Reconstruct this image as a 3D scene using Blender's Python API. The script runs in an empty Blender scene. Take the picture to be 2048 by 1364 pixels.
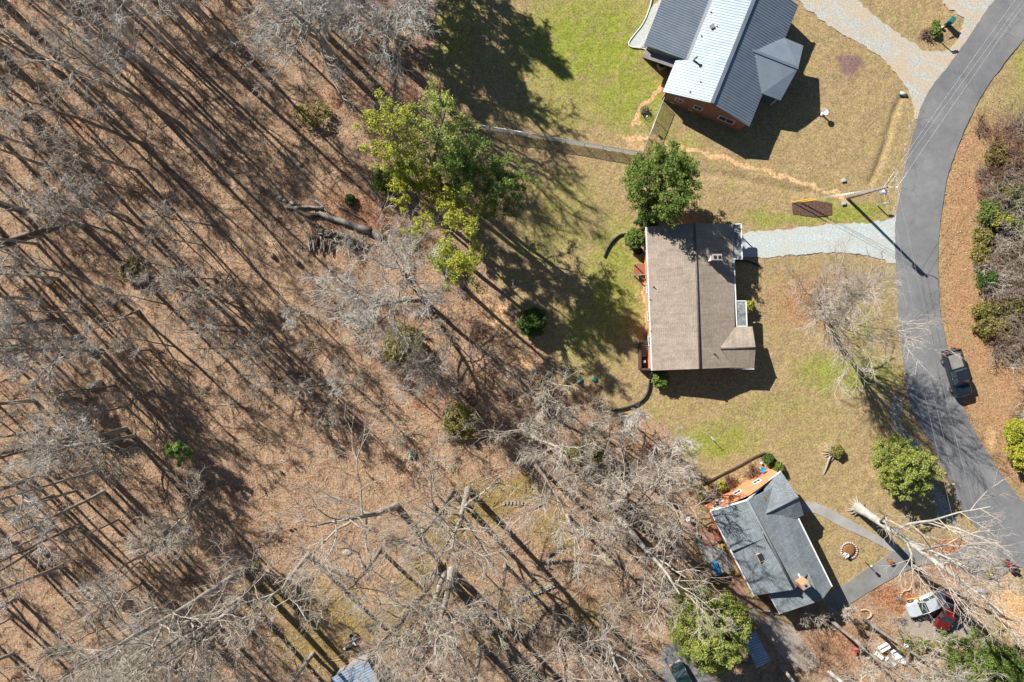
import bpy, bmesh, math, random
import numpy as np
from mathutils import Vector, Matrix
R = math.radians
# ------------------------------------------------------------------ camera, sky, sun, exposure
scene = bpy.context.scene
col = scene.collection
H = 80.0                     # flying height
S = 120.0 / 2048.0           # metres of ground per photo pixel
cam = bpy.data.cameras.new('camera'); cam.lens = 24.0; cam.sensor_width = 36.0
cam.clip_start = 0.5; cam.clip_end = 2000
camo = bpy.data.objects.new('camera', cam); col.objects.link(camo)
camo.location = (0, 0, H); camo.rotation_euler = (0, 0, 0)
scene.camera = camo
SUN_EL, SUN_AZ = 31.7, 135.5   # azimuth measured counter clockwise from +X, where the sun stands
world = bpy.data.worlds.new('World'); scene.world = world; world.use_nodes = True
nt = world.node_tree; nt.nodes.clear()
sky = nt.nodes.new('ShaderNodeTexSky'); sky.sky_type = 'NISHITA'; sky.sun_disc = False
sky.sun_elevation = R(SUN_EL); sky.sun_rotation = R(90 - SUN_AZ)
sky.air_density = 1.0; sky.dust_density = 0.1; sky.ozone_density = 3.5
bg = nt.nodes.new('ShaderNodeBackground'); bg.inputs[1].default_value = 0.041
wo = nt.nodes.new('ShaderNodeOutputWorld')
nt.links.new(sky.outputs[0], bg.inputs[0]); nt.links.new(bg.outputs[0], wo.inputs[0])
sun = bpy.data.lights.new('sun', 'SUN'); sun.energy = 5.0; sun.angle = R(0.5); sun.color = (1.0, 0.955, 0.885)
suno = bpy.data.objects.new('sun', sun); col.objects.link(suno)
sd = Vector((math.cos(R(SUN_AZ)) * math.cos(R(SUN_EL)), math.sin(R(SUN_AZ)) * math.cos(R(SUN_EL)), math.sin(R(SUN_EL))))
suno.rotation_euler = sd.to_track_quat('Z', 'Y').to_euler(); suno.location = sd * 150
scene.view_settings.view_transform = 'Standard'; scene.view_settings.look = 'None'
scene.view_settings.exposure = 1.1; scene.view_settings.gamma = 1.0
scene.cycles.max_bounces = 5; scene.cycles.diffuse_bounces = 2; scene.cycles.glossy_bounces = 2
scene.cycles.transparent_max_bounces = 4

def W(px, py, h=0.0):
    """photo pixel of a point standing h metres above the ground -> world point"""
    k = S * (1 - h / H)
    return Vector(((px - 1024) * k, (682 - py) * k, h))
def G(px, py, h=0.0):
    """ground pixel -> world point lifted to h"""
    return Vector(((px - 1024) * S, (682 - py) * S, h))

# ------------------------------------------------------------------ materials
def newmat(name):
    m = bpy.data.materials.new(name); m.use_nodes = True
    t = m.node_tree; t.nodes.clear()
    o = t.nodes.new('ShaderNodeOutputMaterial'); b = t.nodes.new('ShaderNodeBsdfPrincipled')
    t.links.new(b.outputs[0], o.inputs[0])
    return m, t, b
def N(t, kind, **kw):
    n = t.nodes.new(kind)
    for k, v in kw.items():
        if k.startswith('i_'):
            key = k[2:]; key = int(key) if key.isdigit() else key
            n.inputs[key].default_value = v
        else: setattr(n, k, v)
    return n
def ramp(t, fac, stops):
    r = t.nodes.new('ShaderNodeValToRGB')
    e = r.color_ramp.elements
    while len(e) > 1: e.remove(e[-1])
    e[0].position = stops[0][0]; e[0].color = (*stops[0][1], 1)
    for p, c in stops[1:]:
        x = e.new(p); x.color = (*c, 1)
    t.links.new(fac, r.inputs[0]); return r.outputs[0]
def mix(t, fac, a, b, mode='MIX'):
    m = t.nodes.new('ShaderNodeMix'); m.data_type = 'RGBA'; m.blend_type = mode
    for sock, v in ((m.inputs[0], fac), (m.inputs[6], a), (m.inputs[7], b)):
        if isinstance(v, (int, float)): sock.default_value = v
        elif isinstance(v, tuple): sock.default_value = (*v, 1)
        else: t.links.new(v, sock)
    return m.outputs[2]
def noise(t, vec, scale, detail=4, rough=.55, dist=0.0):
    n = N(t, 'ShaderNodeTexNoise'); n.inputs['Scale'].default_value = scale
    n.inputs['Detail'].default_value = detail; n.inputs['Roughness'].default_value = rough
    n.inputs['Distortion'].default_value = dist
    t.links.new(vec, n.inputs['Vector']); return n.outputs[0]
def bump(t, b, height, strength=.4, dist=.05):
    n = N(t, 'ShaderNodeBump'); n.inputs['Strength'].default_value = strength; n.inputs['Distance'].default_value = dist
    t.links.new(height, n.inputs['Height']); t.links.new(n.outputs[0], b.inputs['Normal'])
def maprange(t, v, a, b, c=0., d=1.):
    m = N(t, 'ShaderNodeMapRange'); t.links.new(v, m.inputs[0])
    for i, x in enumerate((a, b, c, d)): m.inputs[i + 1].default_value = x
    return m.outputs[0]
def rgb(hexs, k=1.0):
    h = hexs.lstrip('#'); out = []
    for i in (0, 2, 4):
        c = int(h[i:i+2], 16) / 255; out.append(k * ((c / 12.92) if c <= .04045 else ((c + .055) / 1.055) ** 2.4))
    return tuple(out)
def mottled(name, c1, c2, scale=3., rough=.85, metal=0., fine=25., bstr=.25, bdist=.03, c3=None, spec=.3):
    m, t, b = newmat(name); g = N(t, 'ShaderNodeNewGeometry').outputs['Position']
    a = noise(t, g, scale, 5, .6); f = noise(t, g, fine, 3, .6)
    stops = [(.32, c1), (.68, c2)] if c3 is None else [(.3, c1), (.5, c2), (.72, c3)]
    c = ramp(t, a, stops)
    c = mix(t, .5, c, ramp(t, f, [(.3, (.6, .6, .6)), (.7, (1., 1., 1.))]), 'MULTIPLY')
    t.links.new(c, b.inputs['Base Color']); b.inputs['Roughness'].default_value = rough
    b.inputs['Metallic'].default_value = metal; b.inputs['Specular IOR Level'].default_value = spec
    bump(t, b, f, bstr, bdist); return m
def plain(name, c, rough=.6, metal=0., coat=0.):
    return mottled(name, tuple(x * .85 for x in c), c, 6., rough, metal, 60., .08, .01) if not coat else paint(name, c, rough, coat)
def paint(name, c, rough=.35, coat=.5):
    m, t, b = newmat(name); g = N(t, 'ShaderNodeNewGeometry').outputs['Position']
    a = noise(t, g, 4., 4)
    t.links.new(ramp(t, a, [(.3, tuple(x * .85 for x in c)), (.7, c)]), b.inputs['Base Color'])
    b.inputs['Roughness'].default_value = rough; b.inputs['Coat Weight'].default_value = coat; b.inputs['Coat Roughness'].default_value = .12
    return m
def leafmat(name, c1, c2, c3, rough=.55):
    m, t, b = newmat(name); ge = N(t, 'ShaderNodeNewGeometry')
    n = noise(t, ge.outputs['Position'], .55, 3, .6)
    c = ramp(t, ge.outputs['Random Per Island'], [(0., c1), (.5, c2), (1., c3)])
    c = mix(t, ramp(t, n, [(.35, (0, 0, 0)), (.65, (1, 1, 1))]), c, mix(t, .45, c, c3))
    t.links.new(c, b.inputs['Base Color']); b.inputs['Roughness'].default_value = rough
    b.inputs['Specular IOR Level'].default_value = .25
    tr = t.nodes.new('ShaderNodeBsdfTranslucent'); t.links.new(c, tr.inputs[0])
    ms = t.nodes.new('ShaderNodeMixShader'); ms.inputs[0].default_value = .3
    out = [x for x in t.nodes if x.type == 'OUTPUT_MATERIAL'][0]
    t.links.new(b.outputs[0], ms.inputs[1]); t.links.new(tr.outputs[0], ms.inputs[2]); t.links.new(ms.outputs[0], out.inputs[0])
    return m
def uvmat(name, build, rough=.9, metal=0., spec=.25):
    m, t, b = newmat(name); uv = N(t, 'ShaderNodeUVMap'); uv.uv_map = 'UVMap'
    b.inputs['Roughness'].default_value = rough; b.inputs['Metallic'].default_value = metal; b.inputs['Specular IOR Level'].default_value = spec
    build(t, b, uv.outputs[0]); return m
def shingles(name, c1, c2, mort):
    def f(t, b, uv):
        br = N(t, 'ShaderNodeTexBrick'); t.links.new(uv, br.inputs['Vector'])
        for k, v in (('Color1', (*c1, 1)), ('Color2', (*c2, 1)), ('Mortar', (*mort, 1))): br.inputs[k].default_value = v
        br.inputs['Scale'].default_value = 1; br.inputs['Brick Width'].default_value = .34; br.inputs['Row Height'].default_value = .2
        br.inputs['Mortar Size'].default_value = .022; br.inputs['Mortar Smooth'].default_value = .5; br.inputs['Bias'].default_value = 0
        g = N(t, 'ShaderNodeNewGeometry').outputs['Position']
        a = noise(t, g, .7, 5, .65); f2 = noise(t, g, 9., 4, .7)
        c = mix(t, .75, br.outputs[0], ramp(t, a, [(.3, (.72, .72, .72)), (.7, (1.1, 1.1, 1.1))]), 'MULTIPLY')
        mp = N(t, 'ShaderNodeMapping'); mp.inputs['Scale'].default_value = (2.2, .22, 1); t.links.new(uv, mp.inputs['Vector'])
        st = noise(t, mp.outputs[0], 1.3, 4, .6)
        c = mix(t, .55, c, ramp(t, st, [(.32, (.7, .7, .69)), (.6, (1.06, 1.06, 1.06))]), 'MULTIPLY')
        c = mix(t, .8, c, ramp(t, f2, [(.3, (.6, .6, .6)), (.7, (1.2, 1.2, 1.2))]), 'MULTIPLY')
        t.links.new(c, b.inputs['Base Color']); bump(t, b, f2, .5, .03)
    return uvmat(name, f)
def brickmat(name, c1, c2, mort):
    def f(t, b, uv):
        br = N(t, 'ShaderNodeTexBrick'); t.links.new(uv, br.inputs['Vector'])
        for k, v in (('Color1', (*c1, 1)), ('Color2', (*c2, 1)), ('Mortar', (*mort, 1))): br.inputs[k].default_value = v
        br.inputs['Scale'].default_value = 1; br.inputs['Brick Width'].default_value = .22; br.inputs['Row Height'].default_value = .075
        br.inputs['Mortar Size'].default_value = .008
        g = N(t, 'ShaderNodeNewGeometry').outputs['Position']
        a = noise(t, g, 1.5, 4, .65)
        c = mix(t, .7, br.outputs[0], ramp(t, a, [(.3, (.7, .7, .7)), (.7, (1.1, 1.1, 1.1))]), 'MULTIPLY')
        t.links.new(c, b.inputs['Base Color']); bump(t, b, br.outputs[1], .3, -.01)
    return uvmat(name, f)
def planks(name, c1, c2, gap, width=.14):
    def f(t, b, uv):
        br = N(t, 'ShaderNodeTexBrick'); t.links.new(uv, br.inputs['Vector'])
        for k, v in (('Color1', (*c1, 1)), ('Color2', (*c2, 1)), ('Mortar', (*gap, 1))): br.inputs[k].default_value = v
        br.inputs['Scale'].default_value = 1; br.inputs['Brick Width'].default_value = 3.; br.inputs['Row Height'].default_value = width
        br.inputs['Mortar Size'].default_value = .012
        t.links.new(br.outputs[0], b.inputs['Base Color'])
    return uvmat(name, f)
M = {}
M['shingle_brown'] = shingles('shingle_brown', (.385, .32, .255), (.32, .265, .21), (.27, .225, .18))
M['shingle_slate'] = shingles('shingle_slate', (.25, .285, .30), (.20, .23, .245), (.14, .16, .17))
M['ridge_brown'] = mottled('ridge_brown', (.12, .095, .08), (.17, .14, .12), 3.)
M['ridge_slate'] = mottled('ridge_slate', (.12, .135, .14), (.2, .215, .22), 6.)
M['metal_roof'] = mottled('metal_roof', (.24, .29, .335), (.30, .35, .395), .8, .5, .55, 14., .05, .01, spec=.5)
M['metal_rib'] = mottled('metal_rib', (.19, .23, .27), (.24, .28, .32), .8, .46, .55, 14., .05, .01, spec=.5)
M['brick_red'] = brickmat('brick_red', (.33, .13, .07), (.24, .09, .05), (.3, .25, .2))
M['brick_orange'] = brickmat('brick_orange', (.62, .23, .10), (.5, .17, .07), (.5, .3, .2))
M['white'] = mottled('white_trim', (.6, .6, .6), (.75, .75, .74), 3., .5)
M['glass'] = paint('window_glass', (.03, .045, .05), .12, .6)
M['membrane'] = mottled('stained_membrane', (.05, .055, .06), (.22, .23, .23), 1.6, .8, 0, 9., .2, .02, c3=(.42, .43, .43))
M['siding'] = mottled('grey_siding', (.2, .18, .17), (.28, .26, .24), 2.)
M['wood_red'] = planks('red_deck_boards', (.34, .13, .08), (.27, .10, .06), (.05, .02, .015))
M['wood_dark'] = mottled('dark_wood', (.06, .035, .03), (.12, .07, .055), 4.)
M['wood_grey'] = mottled('weathered_wood', (.17, .155, .13), (.30, .28, .24), 2.5, .9, 0, 20.)
M['wood_tan'] = mottled('tan_wood', (.42, .28, .16), (.55, .40, .26), 2.5, .85, 0, 20.)
M['black_plastic'] = mottled('black_plastic', (.015, .015, .018), (.03, .03, .034), 4., .5)
M['rubber'] = mottled('rubber', (.02, .02, .02), (.04, .04, .04), 8., .8)
M['alu'] = mottled('aluminium', (.55, .56, .58), (.7, .71, .72), 5., .4, .6)
M['galv'] = mottled('galvanised_mesh', (.42, .47, .46), (.55, .6, .58), 5., .5, .3)
M['concrete'] = mottled('concrete', (.26, .25, .235), (.36, .345, .32), .5, .9, 0, 12.)
M['concrete_old'] = mottled('old_concrete', (.15, .15, .145), (.25, .245, .235), .4, .92, 0, 8.)
M['stone'] = mottled('field_stone', (.28, .24, .19), (.5, .45, .38), 3., .9, 0, 14., .4, .05)
M['patio'] = brickmat('patio_brick', (.42, .2, .15), (.34, .17, .13), (.3, .26, .22))
M['bark_brown'] = mottled('bark_brown', (.13, .105, .085), (.27, .23, .19), 1.6, .95, 0, 14., .5, .05)
M['bark_grey'] = mottled('bark_grey', (.20, .18, .155), (.42, .385, .335), 1.2, .95, 0, 12., .4, .04)
M['bark_pale'] = mottled('bark_pale', (.22, .205, .18), (.47, .445, .40), 1.0, .9, 0, 9., .3, .03)
M['twig_grey'] = mottled('twig_grey', (.325, .28, .225), (.52, .455, .38), .6, .9, 0, 9., .1, .01)
M['twig_pale'] = mottled('twig_pale', (.38, .355, .315), (.60, .565, .51), .6, .9, 0, 9., .1, .01)
M['twig_brown'] = mottled('twig_brown', (.20, .15, .12), (.36, .29, .24), .6, .9, 0, 9., .1, .01)
M['twig_red'] = mottled('twig_red', (.17, .09, .065), (.31, .18, .13), .6, .9, 0, 9., .1, .01)
M['leaf_pine'] = leafmat('leaf_pine', (.15, .2, .05), (.25, .3, .07), (.37, .39, .09))
M['leaf_yellow'] = leafmat('leaf_yellowgreen', (.17, .21, .022), (.30, .33, .033), (.45, .43, .055))
M['leaf_dark'] = leafmat('leaf_dark', (.03, .07, .018), (.055, .11, .022), (.10, .15, .03))
M['leaf_mid'] = leafmat('leaf_mid', (.05, .10, .025), (.11, .175, .035), (.22, .28, .05))
M['leaf_olive'] = leafmat('leaf_olive', (.12, .12, .035), (.2, .18, .05), (.3, .26, .07))
M['leaf_fresh'] = leafmat('leaf_fresh', (.13, .22, .05), (.19, .30, .07), (.26, .38, .10))
M['leaf_silver'] = leafmat('leaf_silver', (.22, .27, .17), (.32, .36, .24), (.42, .46, .32))
M['leaf_rust'] = leafmat('leaf_rust', (.16, .07, .03), (.26, .12, .05), (.34, .18, .08))

# ------------------------------------------------------------------ mesh helpers
def mesh_np(name, verts, faces_list, mats, mat_ids=None, smooth=False):
    """faces_list: list of int arrays (n,k)"""
    me = bpy.data.meshes.new(name)
    verts = np.asarray(verts, dtype=np.float32)
    faces_list = [np.asarray(f, dtype=np.int32) for f in faces_list if len(f)]
    loops = np.concatenate([f.ravel() for f in faces_list])
    counts = np.concatenate([np.full(len(f), f.shape[1], np.int32) for f in faces_list])
    starts = np.concatenate([[0], np.cumsum(counts)[:-1]]).astype(np.int32)
    me.vertices.add(len(verts)); me.vertices.foreach_set('co', verts.ravel())
    me.loops.add(len(loops)); me.loops.foreach_set('vertex_index', loops)
    me.polygons.add(len(counts)); me.polygons.foreach_set('loop_start', starts)
    try: me.polygons.foreach_set('loop_total', counts)
    except Exception: pass
    for m in mats: me.materials.append(m)
    if mat_ids is not None: me.polygons.foreach_set('material_index', np.asarray(mat_ids, np.int32))
    if smooth: me.polygons.foreach_set('use_smooth', np.ones(len(counts), bool))
    me.update(calc_edges=True); me.validate()
    return me
def link(name, me, parent=None):
    o = bpy.data.objects.new(name, me); col.objects.link(o)
    if parent is not None: o.parent = parent
    return o
def tag(o, label=None, cat=None, group=None, kind=None):
    if label: o['label'] = label
    if cat: o['category'] = cat
    if group: o['group'] = group
    if kind: o['kind'] = kind
    return o
def thing(name, label, cat, loc=(0, 0, 0), group=None, rz=0.):
    o = bpy.data.objects.new(name, None); col.objects.link(o); o.location = loc; o.rotation_euler = (0, 0, rz)
    o.empty_display_size = .3
    return tag(o, label, cat, group)
def dup(root, loc, rot=(0, 0, 0), scale=1., label=None, group=None):
    r = root.copy(); col.objects.link(r); r.location = loc; r.rotation_euler = rot
    r.scale = (scale, scale, scale) if isinstance(scale, (int, float)) else scale
    if label: r['label'] = label
    if group: r['group'] = group
    for ch in root.children:
        c = ch.copy(); col.objects.link(c); c.parent = r
        for g in ch.children:
            d = g.copy(); col.objects.link(d); d.parent = c
    return r
class MB:
    """collects faces; build() makes ONE mesh with an automatic UV in metres"""
    def __init__(s, org=(0, 0, 0)): s.v = []; s.f = []; s.m = []; s.sm = []; s.org = Vector(org)
    def face(s, pts, mi=0, sm=False):
        i = len(s.v); s.v += [Vector(p) - s.org for p in pts]; s.f.append(list(range(i, i + len(pts)))); s.m.append(mi); s.sm.append(sm)
    def shape(s, vs, fs, mi=0, sm=False):
        i = len(s.v); s.v += [Vector(p) - s.org for p in vs]
        for f in fs: s.f.append([i + k for k in f]); s.m.append(mi); s.sm.append(sm)
    def slab(s, poly, t, mi=0, mside=None):
        """poly: list of 3d points (top), extruded down by t"""
        n = len(poly); up = [Vector(p) for p in poly]; lo = [p - Vector((0, 0, t)) for p in up]
        a = sum((up[k].x * up[(k + 1) % n].y - up[(k + 1) % n].x * up[k].y) for k in range(n))
        if a < 0: up.reverse(); lo.reverse()
        s.face(up, mi); s.face(lo[::-1], mi if mside is None else mside)
        for k in range(n): s.face([lo[k], lo[(k + 1) % n], up[(k + 1) % n], up[k]], mi if mside is None else mside)
    def prism(s, pts2, z0, z1, mi=0): s.slab([(p[0], p[1], z1) for p in pts2], z1 - z0, mi)
    def box(s, c, d, rz=0., mi=0, tilt=None):
        c = Vector(c); hx, hy, hz = d[0] / 2, d[1] / 2, d[2] / 2
        m = Matrix.Rotation(rz, 3, 'Z')
        if tilt is not None: m = m @ tilt
        vs = [c + m @ Vector((x * hx, y * hy, z * hz)) for x in (-1, 1) for y in (-1, 1) for z in (-1, 1)]
        s.shape(vs, [(0, 1, 3, 2), (4, 6, 7, 5), (0, 4, 5, 1), (2, 3, 7, 6), (0, 2, 6, 4), (1, 5, 7, 3)], mi)
    def tube(s, path, r, n=8, mi=0, caps=True, sm=True):
        path = [Vector(p) for p in path]; k = len(path); rr = r if isinstance(r, (list, tuple)) else [r] * k
        vs = []; ref = Vector((0, 0, 1))
        for i, p in enumerate(path):
            d = (path[min(i + 1, k - 1)] - path[max(i - 1, 0)]).normalized()
            u = d.cross(ref)
            if u.length < .05: u = d.cross(Vector((1, 0, 0)))
            u.normalize(); w = d.cross(u)
            for j in range(n):
                a = 2 * math.pi * j / n; vs.append(p + (u * math.cos(a) + w * math.sin(a)) * rr[i])
        fs = [(i * n + j, i * n + (j + 1) % n, (i + 1) * n + (j + 1) % n, (i + 1) * n + j) for i in range(k - 1) for j in range(n)]
        if caps: fs += [tuple(range(n))[::-1], tuple(range((k - 1) * n, k * n))]
        s.shape(vs, fs, mi, sm)
    def lathe(s, c, prof, n=16, mi=0, sm=True):
        c = Vector(c); vs = []
        for (r, z) in prof:
            for j in range(n):
                a = 2 * math.pi * j / n; vs.append(c + Vector((r * math.cos(a), r * math.sin(a), z)))
        k = len(prof)
        fs = [(i * n + j, i * n + (j + 1) % n, (i + 1) * n + (j + 1) % n, (i + 1) * n + j) for i in range(k - 1) for j in range(n)]
        fs += [tuple(range(n))[::-1], tuple(range((k - 1) * n, k * n))]
        s.shape(vs, fs, mi, sm)
    def rock(s, c, d, seed=0, mi=0):
        rnd = random.Random(seed); c = Vector(c); bm = bmesh.new(); bmesh.ops.create_icosphere(bm, subdivisions=2, radius=1)
        vs = [c + Vector((v.co.x * d[0], v.co.y * d[1], v.co.z * d[2])) * rnd.uniform(.82, 1.12) for v in bm.verts]
        for v in vs: pass
        fs = [tuple(v.index for v in f.verts) for f in bm.faces]; bm.free(); s.shape(vs, fs, mi)
    def build(s, name, mats, parent=None, bevel=0.):
        me = bpy.data.meshes.new(name); me.from_pydata([tuple(v) for v in s.v], [], s.f)
        for m in (mats if isinstance(mats, (list, tuple)) else [mats]): me.materials.append(m)
        uvl = me.uv_layers.new(name='UVMap')
        for p in me.polygons:
            p.material_index = s.m[p.index]; p.use_smooth = s.sm[p.index]
            nrm = p.normal; t = Vector((0, 0, 1)).cross(nrm)
            t = Vector((1, 0, 0)) if t.length < .02 else t.normalized()
            b = nrm.cross(t)
            for li in p.loop_indices:
                co = me.vertices[me.loops[li].vertex_index].co; uvl.data[li].uv = (co.dot(t), co.dot(b))
        if len(s.f) < 5000 and not any(s.sm): me.validate()
        o = link(name, me, parent)
        if bevel > 0:
            md = o.modifiers.new('bevel', 'BEVEL'); md.width = bevel; md.segments = 2; md.limit_method = 'ANGLE'
        return o
def densify(pts, step=.5, amp=.12, seed=0, closed=True):
    rnd = random.Random(seed); out = []; n = len(pts)
    for i in range(n if closed else n - 1):
        a = Vector(pts[i][:2]); b = Vector(pts[(i + 1) % n][:2]); k = max(1, int((b - a).length / step))
        for j in range(k):
            p = a.lerp(b, j / k); out.append((p.x + rnd.uniform(-amp, amp), p.y + rnd.uniform(-amp, amp)))
    if not closed: out.append(tuple(pts[-1][:2]))
    return out
def smooth_poly(pts, it=2, closed=True):
    for _ in range(it):
        q = []; n = len(pts)
        for i in range(n if closed else n - 1):
            a, b = pts[i], pts[(i + 1) % n]
            q.append(tuple(a[k] * .75 + b[k] * .25 for k in range(len(a)))); q.append(tuple(a[k] * .25 + b[k] * .75 for k in range(len(a))))
        if not closed: q = [pts[0]] + q + [pts[-1]]
        pts = q
    return pts
def sheet(name, pxpts, z, mat, jit=.12, step=.5, seed=0, sm=2, kind='structure'):
    p = [tuple(G(*q)[:2]) for q in pxpts]
    if sm: p = smooth_poly(p, sm)
    p = densify(p, step, jit, seed)
    mb = MB(); mb.slab([(x, y, z) for x, y in p], z + .12); o = mb.build(name, mat)
    tag(o, kind=kind); return o
# ------------------------------------------------------------------ ground
def vnoise(x, y, cell, seed):
    rs = np.random.RandomState(seed); n = 256; g = rs.rand(n, n)
    fx = x / cell; fy = y / cell; ix = np.floor(fx).astype(int); iy = np.floor(fy).astype(int); tx = fx - ix; ty = fy - iy
    tx = tx * tx * (3 - 2 * tx); ty = ty * ty * (3 - 2 * ty)
    a = g[ix % n, iy % n]; b = g[(ix + 1) % n, iy % n]; c = g[ix % n, (iy + 1) % n]; d = g[(ix + 1) % n, (iy + 1) % n]
    return (a * (1 - tx) + b * tx) * (1 - ty) + (c * (1 - tx) + d * tx) * ty
def seg_dist(x, y, pts):
    best = np.full(x.shape, 1e9)
    for (ax, ay), (bx, by) in zip(pts[:-1], pts[1:]):
        dx, dy = bx - ax, by - ay; L = dx * dx + dy * dy + 1e-9
        t = np.clip(((x - ax) * dx + (y - ay) * dy) / L, 0, 1)
        best = np.minimum(best, np.hypot(x - ax - t * dx, y - ay - t * dy))
    return best
def inside(x, y, poly):
    r = np.zeros(x.shape, bool); n = len(poly); j = n - 1
    for i in range(n):
        xi, yi = poly[i]; xj, yj = poly[j]
        c = ((yi > y) != (yj > y)) & (x < (xj - xi) * (y - yi) / (yj - yi + 1e-12) + xi)
        r ^= c; j = i
    return r
def soft(x, y, poly, w):      # 1 inside, fading over w px on both sides
    d = seg_dist(x, y, list(poly) + [poly[0]]); d = np.where(inside(x, y, poly), d, -d)
    return np.clip(.5 + d / (2 * w), 0, 1)
def blob(x, y, cx, cy, rx, ry, rot=0.):
    c, s = math.cos(rot), math.sin(rot); u = (x - cx) * c + (y - cy) * s; v = -(x - cx) * s + (y - cy) * c
    return np.clip(1.35 - np.hypot(u / rx, v / ry), 0, 1)
def axis(lo, hi, step, far):
    a = list(np.arange(lo, hi + 1e-6, step)); d = step; l, h = a[0], a[-1]; L = []; Hh = []
    while l > -far: d *= 1.35; l -= d; h += d; L.append(l); Hh.append(h)
    return np.array(L[::-1] + a + Hh)
gx = axis(-64, 64, .25, 500); gy = axis(-44, 44, .25, 500)
XX, YY = np.meshgrid(gx, gy); PX = XX / S + 1024; PY = 682 - YY / S
wob = (vnoise(PX, PY, 28, 3) - .5) * 26 + (vnoise(PX, PY, 9, 4) - .5) * 12
wx, wy = PX + wob, PY + (vnoise(PX, PY, 25, 7) - .5) * 26 + (vnoise(PX, PY, 8, 8) - .5) * 10
FOREST = [(-9000, -9000), (905, -9000), (880, -40), (870, 60), (850, 160), (900, 270), (960, 330), (950, 470), (985, 560), (1040, 650), (1075, 705), (1130, 790), (1210, 830), (1330, 860), (1375, 930), (1400, 1000), (1410, 1100), (1400, 1200), (1330, 1280), (1330, 9000), (-9000, 9000)]
WOOD_SE = [(1520, 1260), (1590, 1250), (1680, 1220), (1790, 1160), (1880, 1085), (1950, 1080), (2010, 1150), (1960, 1260), (2060, 1380), (2300, 9000), (1330, 9000), (1400, 1300)]
EAST = [(2110, -200), (2048, 77), (1983, 160), (1928, 264), (1893, 354), (1882, 428), (1876, 600), (1893, 693), (1920, 798), (1953, 880), (2014, 967), (2100, 1040), (2300, 1150), (9000, 1500), (9000, -9000), (2300, -9000)]
litter = np.maximum(soft(wx, wy, FOREST, 14), .9 * soft(wx, wy, WOOD_SE, 12))
straw = soft(wx, wy, EAST, 6) * np.clip((PY - 150) / 220, .15, 1)
green = np.zeros(PX.shape)
for b, k in (((1180, 90, 190, 150), .85), ((1260, 190, 130, 90), .8), ((1130, 210, 150, 80), .55), ((1130, 400, 110, 110), .5), ((1110, 470, 120, 90), .5),
             ((1230, 560, 80, 170), .75), ((1180, 660, 90, 110), .6), ((1690, 745, 130, 50), .8), ((1560, 815, 190, 45), .45), ((1440, 880, 110, 50), .8), ((1330, 820, 90, 60), .35),
             ((1700, 420, 110, 30), .8), ((1560, 440, 130, 20), .7), ((1340, 300, 80, 60), .6), ((1790, 100, 60, 50, .6), .6), ((1700, 20, 70, 30, .8), .6),
             ((1390, 170, 60, 90), .5), ((1300, 640, 40, 120), .5), ((1430, 60, 300, 60), .3), ((1720, 650, 60, 60), .6), ((2040, 130, 30, 60), .6), ((2030, 190, 40, 60), .4),
             ((1620, 880, 160, 60), .35), ((900, 60, 110, 130), .55), ((1480, 275, 120, 60), .3), ((1640, 1060, 60, 60), .3), ((1110, 890, 90, 30), .3)):
    green = np.maximum(green, k * blob(wx, wy, *b))
green *= (1 - litter * .9)
moss = np.zeros(PX.shape)
for b, k in (((960, 1010, 90, 70), .8), ((1050, 975, 60, 40), .9), ((1110, 1060, 60, 60), .8), ((880, 1060, 80, 60), .8), ((860, 1160, 80, 70), .8), ((700, 1230, 150, 60, .6), .8),
             ((620, 1290, 120, 80, .6), .8), ((540, 1200, 70, 40), .8), ((1050, 1200, 100, 60), .6), ((1180, 1240, 90, 70), .6), ((800, 1250, 110, 60), .7), ((980, 1270, 90, 60), .5),
             ((640, 300, 40, 30), .4), ((300, 560, 60, 50), .3), ((1420, 1180, 60, 80, .9), .8), ((930, 860, 50, 70), .5), ((800, 680, 50, 50), .6), ((650, 230, 60, 40), .3)):
    moss = np.maximum(moss, k * blob(wx, wy, *b))
sand = np.zeros(PX.shape)
def line_mask(pts, w0): return np.clip(1.4 - seg_dist(wx * .7 + PX * .3, wy * .7 + PY * .3, pts) / w0, 0, 1)
sand = np.maximum(sand, 1.0 * line_mask([(1318, 168), (1300, 190), (1285, 215), (1268, 245)], 5))
sand = np.maximum(sand, .95 * line_mask([(1240, 270), (1290, 280), (1350, 293), (1420, 308), (1500, 337), (1560, 355), (1620, 372), (1700, 396)], 4.5))
sand = np.maximum(sand, .5 * blob(wx, wy, 1270, 285, 40, 22)); sand = np.maximum(sand, .9 * line_mask([(1291, 535), (1293, 600), (1294, 680)], 4))
for b, k in (((990, 640, 34, 40), .9), ((1040, 730, 28, 30), .8), ((1660, 905, 42, 34), .5), ((1690, 1190, 30, 20, -.5), .5), ((1500, 940, 60, 20, -.5), .35),
             ((2010, 1190, 60, 40, .7), .75), ((2050, 1250, 70, 50, .7), .8), ((1960, 240, 10, 20), .3), ((1740, 940, 20, 30), .4), ((1990, 880, 16, 30), .6), ((980, 770, 60, 30), .4),
             ((960, 590, 20, 20), .6), ((500, 760, 60, 30), .25), ((420, 740, 90, 70), .25), ((760, 1180, 70, 50), .5), ((700, 1150, 50, 40), .4), ((1830, 230, 12, 30), .6), ((600, 260, 60, 20, .8), .4), ((1010, 960, 50, 20), .3)):
    sand = np.maximum(sand, k * blob(wx, wy, *b))
rust = np.zeros(PX.shape)     # iron red leaf and straw drifts
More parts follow.
